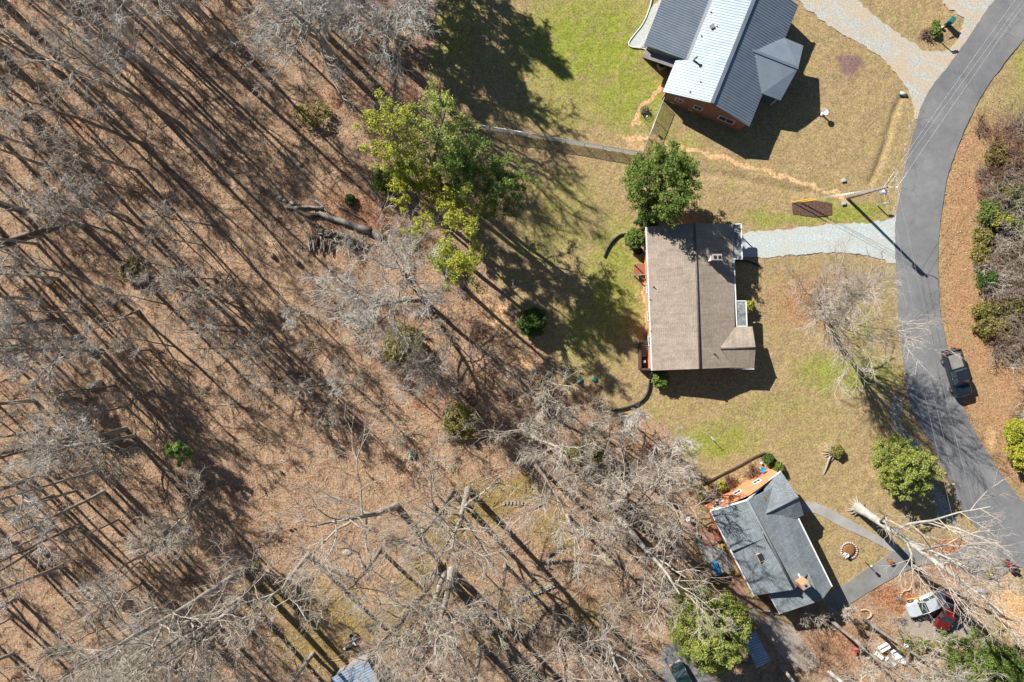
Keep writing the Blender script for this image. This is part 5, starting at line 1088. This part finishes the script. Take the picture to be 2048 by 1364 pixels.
mb = MB(); loft(mb, [[(-.24, -.22, z * .9) if 0 else (x * s_, y * s_, z) for x, y in ((-.32, -.27), (.32, -.27), (.32, .27), (-.32, .27))] for z, s_ in ((.06, .8), (1.0, 1.0))]); mb.build('bin_body', M['teal'], tb)
mb = MB(); mb.box((.02, 0, 1.05), (.74, .6, .08)); mb.build('lid', M['teal'], tb, .03); mb = MB(); mb.tube([(-.36, -.25, .98), (-.42, 0, .98), (-.36, .25, .98)], .025, 6); mb.build('handle', M['black_plastic'], tb)
for s in (-1, 1): mb = MB(); mb.lathe((0, 0, 0), [(.12, -.03), (.12, .03), (.05, .04)], 12); o_ = mb.build('wheel', M['rubber'], tb); o_.location = (-.28, s * .27, .12); o_.rotation_euler = (R(90), 0, 0)
for x, y, l in ((1687, 361, 'square pale utility cover in the lawn above the pole'), (1687, 407, 'small pale utility cover just below the pole foot')):
    mb = MB(G(x, y)); mb.box(G(x, y, .05), (.5, .36, .16), R(10)); mb.box(G(x, y, .14), (.36, .24, .03), R(10)); simple('utility_cover', l, 'cover', mb, M['galv'], .02)
cl_ = thing('clothes_post', 'white metal clothes post standing in the lower lawn', 'clothes post', G(1421, 876)); O = cl_.location
mb = MB(O); mb.tube([G(1421, 876, -.1), G(1421, 876, 1.2)], .035, 8); mb.build('post', M['alu'], cl_); mb = MB(O); mb.tube([G(1416, 870, 1.2), G(1426, 882, 1.2)], .03, 6); mb.tube([G(1418, 878, 1.2), G(1424, 874, 1.2)], .025, 6); mb.build('cross_arm', M['galv'], cl_)
mb = MB(); mb.tube([G(1420, 872, 1.15), G(1380, 884, .9), G(1340, 898, 1.1)], .008, 4); simple('clothes_line', 'thin pale line running left from the clothes post', 'line', mb, M['alu'])
sk_ = thing('garden_stake', 'slanting white pipe stake in the shade of the pines', 'stake', G(1026, 576)); O = sk_.location
mb = MB(O); mb.tube([G(1026, 577, .0), G(1026, 562, .5)], .035, 6); mb.build('shaft', M['white'], sk_); mb = MB(O); mb.box(G(1026, 561, .52), (.38, .12, .1)); mb.build('head', M['white'], sk_)
pl = thing('planter', 'round dark planter tub in the shade beside the globe bush', 'planter', G(1276, 503)); O = pl.location
mb = MB(O); mb.lathe(G(1276, 503), [(.36, 0), (.46, .45), (.48, .5), (.42, .48), (.4, .4)], 18); mb.build('tub', M['paint_black'], pl); mb = MB(O); mb.rock(G(1275, 503, .46), (.3, .26, .14), 3); mb.build('soil', M['black_plastic'], pl)
for x, y, l in ((1809, 746, 'orange flag mark on the road edge by the tree shade'), (1890, 946, 'upper yellow marker on the road edge by the blue car'), (1907, 968, 'lower yellow marker on the road edge by the blue car')):
    mb = MB(G(x, y)); mb.box(G(x, y, .08), (.26, .2, .1), R(30)); mb.tube([G(x, y, 0), G(x, y, .3)], .02, 5); simple('road_marker', l, 'marker', mb, M['yellow'], .02)
# root ruins in the lawn, roots at the tall tree
mb = MB(G(1665, 905)); rr_ = random.Random(4)
for k in range(15):
    a = R(100 + k * 12 + rr_.uniform(-6, 6)); L = rr_.uniform(.7, 1.7); c = G(1668, 900, .05); mid = Vector((math.cos(a + .2) * L * .5, math.sin(a + .2) * L * .5, .07)); e = Vector((math.cos(a) * L, math.sin(a) * L, -.05))
    mb.tube([c, c + mid, c + e], [.1, .07, .03], 6)
c = G(1660, 912, .1); mb.tube([c, G(1656, 920, .15), G(1652, 935, .08), G(1648, 948, .0), G(1642, 951, -.05)], [.12, .13, .1, .08, .03], 8)
simple('exposed_roots', 'fan of grey exposed roots around the dry bush stump', 'roots', mb, M['bark_grey'])
mb = MB(G(1715, 1015))
for k in range(16):
    a = k * .3927 + rr_.uniform(-.15, .15); L = rr_.uniform(.9, 1.5) * (1.1 if math.cos(a) < 0 else .7); c = G(1716, 1016, 0); d = Vector((math.cos(a), math.sin(a), 0))
    mb.tube([c + d * .3 + Vector((0, 0, .6)), c + d * .65 + Vector((0, 0, .16)), c + d * L - Vector((0, 0, .08))], [.2, .1, .03], 6)
simple('root_flare', 'spreading grey roots at the foot of the tall driveway tree', 'roots', mb, M['bark_grey'])
# slate house yard
fr = thing('fire_ring', 'ring of small pale stones set in the lawn of the slate house', 'fire ring', G(1698, 1101)); O = fr.location
for k in range(22):
    a = k * math.pi / 11; mb = MB(O); mb.rock(G(1698, 1101, .06) + Vector((math.cos(a) * .93, math.sin(a) * .93, 0)), (.14, .11, .1), k); mb.build('stone', M['stone'], fr)
mb = MB(O); mb.lathe(G(1698, 1101), [(.82, -.05), (.82, .02), (.4, .05)], 20); mb.build('leaf_bed', M['leaf_rust'], fr)
ur = thing('urn', 'white urn standing on the rim of the stone fire ring', 'urn', G(1690, 1108)); mb = MB(ur.location); mb.lathe(G(1690, 1108), [(.16, 0), (.1, .1), (.2, .35), (.24, .55), (.2, .55), (.14, .4)], 16); mb.build('bowl', M['white'], ur); mb = MB(ur.location); mb.lathe(G(1690, 1108), [(.18, .0), (.18, .05), (.1, .07)], 14); mb.build('foot', M['white'], ur)
lp = thing('lamp_post', 'short black lamp post at the edge of the slate house driveway', 'lamp', G(1731, 1125)); O = lp.location
mb = MB(O); mb.tube([G(1731, 1125, -.1), G(1731, 1125, 1.1)], .045, 8); mb.build('post', M['black_plastic'], lp); mb = MB(O); mb.lathe(G(1731, 1125), [(.05, 1.05), (.13, 1.12), (.16, 1.38), (.2, 1.4), (.04, 1.52)], 8); mb.build('lantern', M['alu'], lp)
def pot(lab, x, y, r=.2, h=.35, mat='wood_tan', plantm=None, seed=0):
    p = thing('flower_pot', lab, 'pot', G(x, y)); mb = MB(p.location); mb.lathe(G(x, y), [(r * .65, 0), (r, h), (r * 1.12, h), (r * 1.12, h * .88), (r * .9, h * .9), (r * .85, h * .8)], 14); mb.build('pot', M[mat], p)
    mb = MB(p.location); mb.rock(G(x, y, h * .9), (r * .8, r * .8, r * .35), seed); mb.build('planting', M[plantm or 'black_plastic'], p)
M['terracotta'] = plain('terracotta', (.5, .17, .07)); M['yellow'] = M.get('yellow') or plain('yellow_plastic', (.75, .42, .02))
pot('orange clay pot with leaves at the end of the driveway walk', 1777, 1120, .28, .5, 'terracotta', 'leaf_rust'); pot('big orange pot at the top of the red bench', 1421, 1053, .26, .4, 'terracotta'); pot('small dark pot left of the big orange pot', 1414, 1057, .16, .3, 'black_plastic', 'leaf_rust')
pot('teal pot at the lower end of the red bench', 1436, 1079, .22, .35, 'teal', 'leaf_mid'); pot('yellow pot along the wall of the slate house below the teal pot', 1443, 1089, .16, .3, 'yellow', 'leaf_yellow'); pot('green pot along the wall of the slate house near the slab', 1448, 1098, .16, .3, 'teal', 'leaf_dark')
pot('dark pot on the brick path edge by the slate house', 1461, 1139, .2, .3, 'black_plastic', 'leaf_rust'); pot('teal pot at the lower left of the patio', 1389, 1078, .2, .3, 'teal', 'leaf_mid'); pot('dim pot beside the upper left corner of the patio slab', 1397, 1070, .18, .25, 'stone')
sheet('patio', [(1399, 1061), (1424, 1054), (1441, 1082), (1415, 1097), (1406, 1082)], .03, M['patio'], .01, .5, 21, 0)
sheet('paving', [(1387, 1066), (1397, 1064), (1408, 1092), (1430, 1093), (1448, 1096), (1466, 1132), (1470, 1146), (1446, 1150), (1424, 1148), (1406, 1112)], .02, M['concrete'], .02, .5, 22, 0)
sheet('path', [(1458, 1158), (1472, 1152), (1506, 1214), (1490, 1224)], .02, M['patio'], .03, .4, 23, 0)
sheet('path', [(1366, 1042), (1380, 1036), (1396, 1050), (1392, 1064), (1372, 1062)], .018, M['patio'], .06, .3, 24, 0)
sheet('garden_bed', [(1506, 1192), (1540, 1196), (1556, 1226), (1520, 1236), (1508, 1214)], .016, mottled('bed_soil', (.16, .09, .05), (.32, .2, .11), 3.), .05, .4, 25, 0)
bn = thing('bench', 'dark red wooden bench along the orange wall above the patio', 'bench', G(1428, 1065), None, R(-62)); 
mb = MB(); [mb.box((0, y, .44), (1.9, .11, .035)) for y in (-.18, -.06, .06, .18)]; mb.build('seat', M['wood_red'], bn); mb = MB(); [mb.box((0, .27, z), (1.9, .04, .1)) for z in (.6, .74, .88)]; mb.build('backrest', M['wood_red'], bn)
for x in (-.85, .85):
    for y in (-.2, .24): mb = MB(); mb.box((x, y, .22), (.07, .07, .44)); mb.build('leg', M['wood_red'], bn)
lo = thing('lounge_chair', 'bright blue folding lounge chair on the concrete slab', 'lounge chair', G(1431, 1133), None, R(-72)); M['blue_cloth'] = plain('blue_cloth', (.03, .28, .62))
mb = MB(); mb.box((-.15, 0, .28), (1.1, .55, .05)); mb.build('seat', M['blue_cloth'], lo, .02); mb = MB(); mb.box((.62, 0, .42), (.6, .55, .05), 0, 0, Matrix.Rotation(R(-28), 3, 'Y')); mb.build('backrest', M['blue_cloth'], lo, .02)
for x in (-.6, .4):
    for y in (-.24, .24): mb = MB(); mb.tube([(x, y, 0), (x, y, .28)], .018, 6); mb.build('leg', M['alu'], lo)
pb = thing('raised_planter', 'long wooden raised planter below the concrete slab', 'planter', G(1440, 1157)); O = pb.location
mb = MB(O); Q = [G(1424, 1158), G(1450, 1143), G(1456, 1154), G(1430, 1169)]
for i in range(4): beam(mb, Q[i] - Vector((0, 0, .05)), Q[(i + 1) % 4] - Vector((0, 0, .05)), .08, .5)
mb.build('frame', M['wood_dark'], pb); mb = MB(O); mb.slab([q + Vector((0, 0, .36)) for q in Q], .4); mb.build('soil', M['leaf_rust'], pb)
bt = thing('bird_bath', 'small blue bird bath in the flower bed by the brick gable', 'bird bath', G(1521, 937)); O = bt.location
mb = MB(O); mb.lathe(G(1521, 937), [(.2, 0), (.07, .1), (.06, .7)], 12); mb.build('pedestal', M['stone'], bt); mb = MB(O); mb.lathe(G(1521, 937), [(.08, .68), (.28, .78), (.32, .86), (.27, .85), (.05, .78)], 18); mb.build('bowl', M['blue_cloth'], bt)
mb = MB(G(1522, 926)); mb.rock(G(1522, 926, .15), (.14, .14, .16), 5); simple('garden_stone', 'small white stone above the blue bird bath', 'stone', mb, M['white'])
mb = MB(G(1374, 1036)); mb.lathe(G(1374, 1036), [(.05, 0), (.06, .5), (.28, .62), (.3, .7), (.1, .62)], 16); simple('satellite_dish', 'round white dish beside the garden left of the slate house', 'dish', mb, M['white'])
mb = MB(); e = [G(x, y, -.05) for x, y in ((1404, 969), (1440, 950), (1480, 930), (1510, 913), (1530, 905), (1545, 912), (1556, 926))]
for a, b in zip(e[:-1], e[1:]): beam(mb, a, b, .12, .2)
simple('timber_edging', 'low brown timber edging round the bed by the brick gable', 'edging', mb, M['wood_dark'])
mb = MB(); e = [G(x, y, -.05) for x, y in ((1515, 1218), (1524, 1222), (1540, 1221), (1556, 1227))]
for a, b in zip(e[:-1], e[1:]): beam(mb, a, b, .14, .28)
simple('stone_edging', 'curved brick edging below the open corner of the slate house', 'edging', mb, M['stone'])
def shed(name, lab, cat, corners, hi, lo, roofm, wallm='siding', rib=.3):
    """corners: image px of roof a,b (ridge side) c,d (eave side)"""
    r = thing(name, lab, cat, G(sum(c[0] for c in corners) / 4, sum(c[1] for c in corners) / 4)); O = r.location; P = [W(*corners[0], hi), W(*corners[1], hi), W(*corners[2], lo), W(*corners[3], lo)]
    mb = MB(O); mb.slab(P, .08)
    if rib: ribs(mb, P, rib)
    mb.build('roof', [roofm, M['metal_rib']], r); c = sum(P, Vector()) / 4; Q = [p.lerp(c, .08) for p in P]; mb = MB(O)
    for i in range(4): walls(mb, [(Q[i], Q[(i + 1) % 4], Q[i].z - .05, Q[(i + 1) % 4].z - .05, None)])
    mb.build('wall', M[wallm], r); return r
M['blue_metal'] = mottled('blue_metal', (.24, .34, .46), (.42, .5, .6), 1.2, .5, .3, 10., .1, .01)
shed('metal_shed', 'small shed with blue white metal roof cut by the bottom edge', 'shed', [(732, 1315), (775, 1398), (705, 1440), (661, 1358)], 2.6, 2.2, M['blue_metal'])
shed('lean_to', 'open blue grey roofed shelter under the big evergreen at the bottom', 'shelter', [(1512, 1262), (1541, 1322), (1514, 1336), (1486, 1276)], 2.2, 1.9, M['blue_metal'], 'wood_grey')
car('dark green car on the concrete lane cut by the bottom edge', 1366, 1356, 30, 56, paint('paint_green', (.012, .035, .03), .35, .4), 4.5, 1.75)
# lower right yard clutter
ch_ = thing('lawn_chair', 'faded red square lawn chair in the litter near the bottom edge', 'chair', G(1711, 1297), None, R(20)); M['pink'] = plain('faded_red', (.5, .13, .12))
mb = MB(); [mb.box((0, y, .36), (.7, .1, .03)) for y in (-.22, -.08, .06)]; mb.build('seat', M['pink'], ch_); mb = MB(); [mb.box((x, .36, .62), (.12, .04, .66)) for x in (-.27, -.09, .09, .27)]; mb.build('backrest', M['pink'], ch_)
for s in (-1, 1): mb = MB(); mb.box((s * .42, 0, .56), (.14, .85, .035)); mb.build('armrest', M['pink'], ch_)
for x in (-.4, .4):
    for y in (-.32, .32): mb = MB(); mb.box((x, y, .28), (.07, .07, .56)); mb.build('leg', M['pink'], ch_)
for k, (x, y, w_, d_, h_, a, m_, l) in enumerate([(1766, 1293, 1.2, .5, .5, 30, 'white', 'white panel at the upper left of the junk pile'), (1790, 1306, .9, .9, .5, 20, 'white', 'white crate in the middle of the junk pile'), (1802, 1318, .8, .7, .4, -20, 'white', 'white sheet at the lower right of the junk pile'),
                                             (1779, 1322, 1.1, .5, .4, -40, 'galv', 'grey metal box at the bottom of the junk pile'), (1757, 1310, .9, .4, .3, -38, 'white', 'white rail at the left end of the junk pile'), (1816, 1296, .3, 1.0, .3, 15, 'alu', 'silver bar on the right of the junk pile'), (1740, 1196 + 130, .0, 0, 0, 0, '', '')]):
    if not m_: continue
    b_ = thing('crate', l, 'junk', G(x, y), None, R(a)); mb = MB()
    for xx, yy, dx_, dy_ in ((0, d_ / 2, w_, .06), (0, -d_ / 2, w_, .06), (w_ / 2, 0, .06, d_ - .06), (-w_ / 2, 0, .06, d_ - .06)): mb.box((xx, yy, h_ / 2), (dx_, dy_, h_))
    mb.build('frame', M[m_], b_, .01); mb = MB(); mb.box((0, 0, h_ * .6), (w_ - .08, d_ - .08, .04)); mb.build('panel', M[m_], b_)
mb = MB(G(1808, 1289)); mb.lathe(G(1808, 1289), [(.2, 0), (.25, .5), (.27, .52), (.2, .5), (.18, .3)], 14); simple('bucket', 'round white bucket at the top of the junk pile', 'bucket', mb, M['white'])
for (x0, y0, x1, y1), l in (((1811, 1197, 1832, 1191), 'upper one of two yellow poles left of the white car'), ((1812, 1204, 1829, 1201), 'lower one of two yellow poles left of the white car')):
    mb = MB(G(x0, y0)); mb.tube([G(x0, y0, .3), G(x1, y1, .7)], .06, 6); mb.tube([G(x0, y0, .3), G(x0, y0, -.05)], .03, 5); simple('yellow_pole', l, 'pole', mb, M['yellow'])
for k in range(13):
    t_ = k / 12; x = 1792 + 30 * t_; y = 1197 - 24 * t_ + 3 * math.sin(t_ * 9); mb = MB(G(x, y)); mb.rock(G(x, y, .05), (.13, .09, .09), 40 + k); simple('edging_stone', 'tan stone in the curved border beside the driveway', 'stone', mb, M['wood_tan'], 0, 'stones of the curved border beside the driveway')
for k in range(15):
    a = R(60 + k * 14); x, y = 1729 - 15 * math.cos(a) * .9, 1228 - 9 * math.sin(a); mb = MB(G(x, y)); mb.rock(G(x, y, .06), (.14, .1, .09), 60 + k); simple('ring_stone', 'tan stone of the half ring left of the driveway foot', 'stone', mb, M['wood_tan'], 0, 'stones of the half ring left of the driveway foot')
mw = thing('riding_mower', 'maroon riding mower on the dry grass at the right edge', 'mower', G(2018, 1131), None, R(-40)); MR = paint('paint_maroon', (.16, .012, .02), .3, .5)
mb = MB(); loft(mb, [ring(-.1, .3, .3, .7, .08), ring(-.5, .28, .3, .72, .08), ring(-.9, .2, .32, .6, .08)]); mb.build('hood', MR, mw, .03); mb = MB(); mb.box((.35, 0, .32), (.9, .75, .2)); mb.build('deck', MR, mw, .05); mb = MB(); mb.box((.35, 0, .55), (.42, .42, .12)); mb.box((.55, 0, .75), (.1, .42, .4)); mb.build('seat', M['black_plastic'], mw, .03)
mb = MB(); mb.tube([(-.05, 0, .7), (.08, 0, .9)], .02, 6); mb.lathe((.08, 0, .88), [(.17, 0), (.17, .03), (.13, .03)], 14); mb.build('steering_wheel', M['black_plastic'], mw)
for x, y, r_ in ((-.65, .36, .18), (-.65, -.36, .18), (.55, .42, .26), (.55, -.42, .26)): mb = MB(); mb.lathe((0, 0, 0), [(r_ * .6, -.09), (r_, -.08), (r_, .08), (r_ * .6, .09)], 14); o_ = mb.build('wheel', M['rubber'], mw); o_.location = (x, y, r_); o_.rotation_euler = (R(90), 0, 0)
mb = MB(G(1962, 1178)); mb.box(G(1960, 1179, .15), (1.1, .3, .1), R(-25)); mb.box(G(1966, 1182, .2), (.7, .2, .1), R(-15)); simple('scrap_metal', 'blue grey scrap strips in the litter right of the red car', 'scrap', mb, M['blue_metal'])
mb = MB(G(1985, 582)); mb.rock(G(1984, 580, .2), (.3, .22, .2), 9); mb.rock(G(1988, 584, .15), (.22, .16, .14), 10); simple('plastic_bag', 'pale blue plastic bag snagged in the roadside thicket', 'bag', mb, plain('bag_blue', (.5, .58, .68)))
# ------------------------------------------------------------------ things in the wood
def log(name, lab, a, b, r0, r1, mat='wood_grey', group=None, z=None, cat='log', wob=.1, seed=0):
    rr = random.Random(seed); A0, B0 = G(*a), G(*b); n = 5; pts = []
    for k in range(n + 1):
        t_ = k / n; p = A0.lerp(B0, t_); rad = r0 + (r1 - r0) * t_; pts.append(Vector((p.x + rr.uniform(-wob, wob), p.y + rr.uniform(-wob, wob), rad * .85 + (z or 0))))
    mb = MB(A0); mb.tube(pts, [r0 + (r1 - r0) * k / n for k in range(n + 1)], 9); return simple(name, lab, cat, mb, M[mat], 0, group)
log('fallen_log', 'thick weathered log lying above the firewood heap', (640, 428), (742, 462), .26, .42, seed=1)
log('fallen_log', 'thin grey log lying above the thick weathered log', (673, 408), (728, 440), .12, .1, seed=2); log('fallen_log', 'brown log end left of the thick weathered log', (580, 412), (622, 434), .16, .2, 'bark_brown', seed=3)
log('fallen_log', 'crooked log lying between the stone pile and the thick log', (572, 414), (648, 415), .13, .15, 'bark_grey', seed=4); log('fallen_log', 'forked log resting over the head of the thick log', (630, 402), (668, 432), .12, .1, seed=5)
log('fallen_log', 'long dark fallen trunk pointing in from the left edge', (-20, 492), (110, 452), .24, .17, 'bark_brown', seed=6); log('fallen_log', 'thin end of the fallen trunk beside its broken fork', (108, 454), (152, 440), .15, .08, 'bark_grey', seed=7)
log('fallen_log', 'brown stub log lying near the bottom right litter', (1746, 1248), (1788, 1282), .26, .22, 'bark_brown', seed=8); log('fallen_log', 'pale broken log beside the pale trio of trees', (785, 112), (820, 152), .13, .1, 'wood_tan', seed=9)
log('fallen_log', 'charred end piece at the left tip of the thick log', (622, 430), (640, 431), .2, .22, 'black_plastic', seed=10, wob=.02); log('fallen_log', 'grey cut log end at the right tip of the thick log', (745, 464), (762, 476), .32, .3, seed=11, wob=.02)
for k in range(7):
    x = 536 + k * 3.6; y = 486 - k * .4; log('stacked_pole', 'thin pale pole in the fan of poles beside the streak shadows', (x, y), (x + 26 + rnd.uniform(-6, 6), y + 32 + rnd.uniform(-9, 4)), .045, .035, 'wood_tan', 'fan of thin pale poles on the litter', cat='pole', wob=.03, seed=20 + k)
for k in range(78):
    if k < 22: x, y = 618 + k * 2.2 + rnd.uniform(-1, 1), 488 + rnd.uniform(-8, 8); a = R(90 + rnd.uniform(-14, 14)); L = rnd.uniform(.9, 1.6); lb_, gp = 'long dark split rail in the comb like left end of the firewood heap', 'split rails at the left end of the firewood heap'
    else: x, y = rnd.uniform(636, 712), 0; y = rnd.uniform(448, 470) + (x - 636) * .42; a = rnd.uniform(0, 3.14); L = rnd.uniform(.35, .6); lb_, gp = 'short grey log tossed in the firewood heap', 'short logs of the firewood heap'
    p = G(x, y); d = (math.cos(a) * L / 2 / S, math.sin(a) * L / 2 / S); log('firewood', lb_, (x - d[0], y - d[1]), (x + d[0], y + d[1]), rnd.uniform(.07, .13), rnd.uniform(.07, .12), rnd.choice(('bark_brown', 'wood_dark', 'wood_grey', 'bark_grey')), gp, rnd.choice((0, .1, .22)), 'firewood', .01, k)
for x, y, dx_, dy_, h_, l in ((186, 772, .62, .5, .5, 'large pale boulder, left one of the boulder pair'), (199, 768, .45, .6, .45, 'large pale boulder, right one of the boulder pair'), (130, 1063, .32, .28, .25, 'left one of two round stones in the lower left wood'), (159, 1060, .25, .22, .2, 'right one of two round stones in the lower left wood'),
                         (172, 742, .4, .3, .2, 'flat mossy stone above the boulder pair'), (598, 329, .3, .25, .2, 'small dark stone in the open litter below the pale trio'), (718, 294, .25, .22, .2, 'small stone left of the pine trunks'), (560, 396, .32, .3, .25, 'grey stone in the little pile by the logs'), (570, 401, .28, .22, .2, 'white stone in the little pile by the logs'), (586, 406, .34, .24, .2, 'tan stone in the little pile by the logs'),
                         (726, 1131, .16, .22, .4, 'upright white stone in the lower clearing'), (694, 1104, .5, .4, .12, 'flat pale stone in the lower clearing'), (690, 1144, .4, .35, .06, 'flat pale slab left of the upright white stone'), (785, 1165, .3, .22, .2, 'small brown stump like stone in the lower clearing')):
    mb = MB(G(x, y)); mb.rock(G(x, y, h_ * .2), (dx_, dy_, h_), int(x)); simple('boulder', l, 'stone', mb, M['stone'])
for k in range(7):
    x = 1008 + k * 7.2; y = 1006 + rnd.uniform(-1, 1); mb = MB(G(x, y)); mb.box(G(x, y, .02), (.22, .42, .08), R(rnd.uniform(-12, 12))); simple('stepping_stone', 'grey slab in the row of stepping stones between the mossy patches', 'stepping stone', mb, M['concrete'], .02, 'row of stepping stones between the mossy patches')
mb = MB(G(1076, 1010)); mb.box(G(1076, 1010, .05), (.85, .3, .14), R(25)); simple('step_slab', 'larger slab at the right end of the stepping stones', 'slab', mb, M['concrete'], .02)
for k, (a, b, l) in enumerate((((1092, 1112), (1126, 1091), 'dark squared timber set in the slope above the bottom oaks'), ((1032, 1200), (1112, 1166), 'long border of stones and timber below the dark timber'))):
    mb = MB(G(*a)); beam(mb, G(*a, -.05), G(*b, -.05), .2, .28); simple('timber_border', l, 'border', mb, M['wood_grey' if k else 'wood_dark'], .02)
for k in range(14):
    t_ = k / 13; x = 1030 + 84 * t_; y = 1204 - 34 * t_; mb = MB(G(x, y)); mb.rock(G(x, y, .05), (.22, .16, .16), 90 + k); simple('border_stone', 'pale stone lining the long border above the bottom oaks', 'stone', mb, M['stone'], 0, 'stones lining the long border above the bottom oaks')
M['orange'] = plain('orange_plastic', (.85, .16, .03)); M['bag'] = plain('pale_bag', (.45, .5, .55))
mb = MB(G(580, 1056)); mb.rock(G(578, 1057, .2), (.26, .12, .16), 1); mb.rock(G(584, 1052, .3), (.2, .1, .12), 2); mb.tube([G(575, 1060, 0), G(578, 1057, .2)], .04, 5); mb.tube([G(586, 1055, 0), G(583, 1053, .25)], .04, 5); simple('orange_toy', 'bright orange plastic toy lying in the litter', 'toy', mb, M['orange'])
mb = MB(G(738, 1296)); mb.lathe(G(738, 1298), [(.16, 0), (.12, .2), (.04, .7), (.02, .72)], 10); simple('traffic_cone', 'small red cone above the blue metal shed', 'cone', mb, M['lamp_red'])
mb = MB(G(362, 1058)); mb.rock(G(362, 1056, .2), (.45, .3, .2), 3); simple('trash_bag', 'pale crumpled bag in the twigs at lower left', 'bag', mb, M['bag'])
mb = MB(G(341, 1067)); mb.rock(G(341, 1069, .2), (.3, .34, .22), 4); simple('trash_bag', 'dark blue bag left of the pale crumpled bag', 'bag', mb, M['blue_metal'])
gr_ = thing('grill', 'dark covered grill above the blue metal shed', 'grill', G(702, 1288), None, R(30)); mb = MB(); mb.rock((0, 0, .75), (.62, .42, .32), 6); mb.build('cover', M['black_plastic'], gr_); mb = MB(); mb.box((0, 0, .3), (.9, .55, .6)); mb.build('cabinet', M['black_plastic'], gr_, .03)
for s in (-1, 1): mb = MB(); mb.box((s * .62, 0, .72), (.3, .45, .04)); mb.build('side_shelf', M['galv'], gr_)
mb = MB(G(710, 1270)); mb.lathe(G(708, 1272), [(.45, 0), (.5, .3), (.48, .32), (.4, .1)], 16); simple('fire_pit', 'round dark fire pit above the covered grill', 'fire pit', mb, M['black_plastic'])
for x, y, s_, l in ((545, 512, .26, 'dark cut stump left of the pale poles'), (594, 525, .3, 'dark cut stump right of the pale poles'), (866, 1012, .3, 'brown stump in the mossy clearing'), (522, 378, .34, 'cut round of wood in the streak shadows')):
    mb = MB(G(x, y)); mb.lathe(G(x, y), [(s_ * 1.2, -.05), (s_, .15), (s_ * .95, .42), (s_ * .9, .43)], 12); simple('tree_stump', l, 'stump', mb, M['bark_brown'])
cu = MB(G(1804, 187)); cu.tube([G(1800, 186, .05), G(1812, 190, .05)], .2, 10); simple('culvert_pipe', 'dark end of a culvert pipe at the head of the ditch', 'culvert', cu, M['galv'])
mb = MB(G(1885, 57)); mb.rock(G(1884, 56, .15), (.22, .2, .2), 12); simple('bed_stone', 'pale stone at the top of the mossy bed by the bin', 'stone', mb, M['stone'])
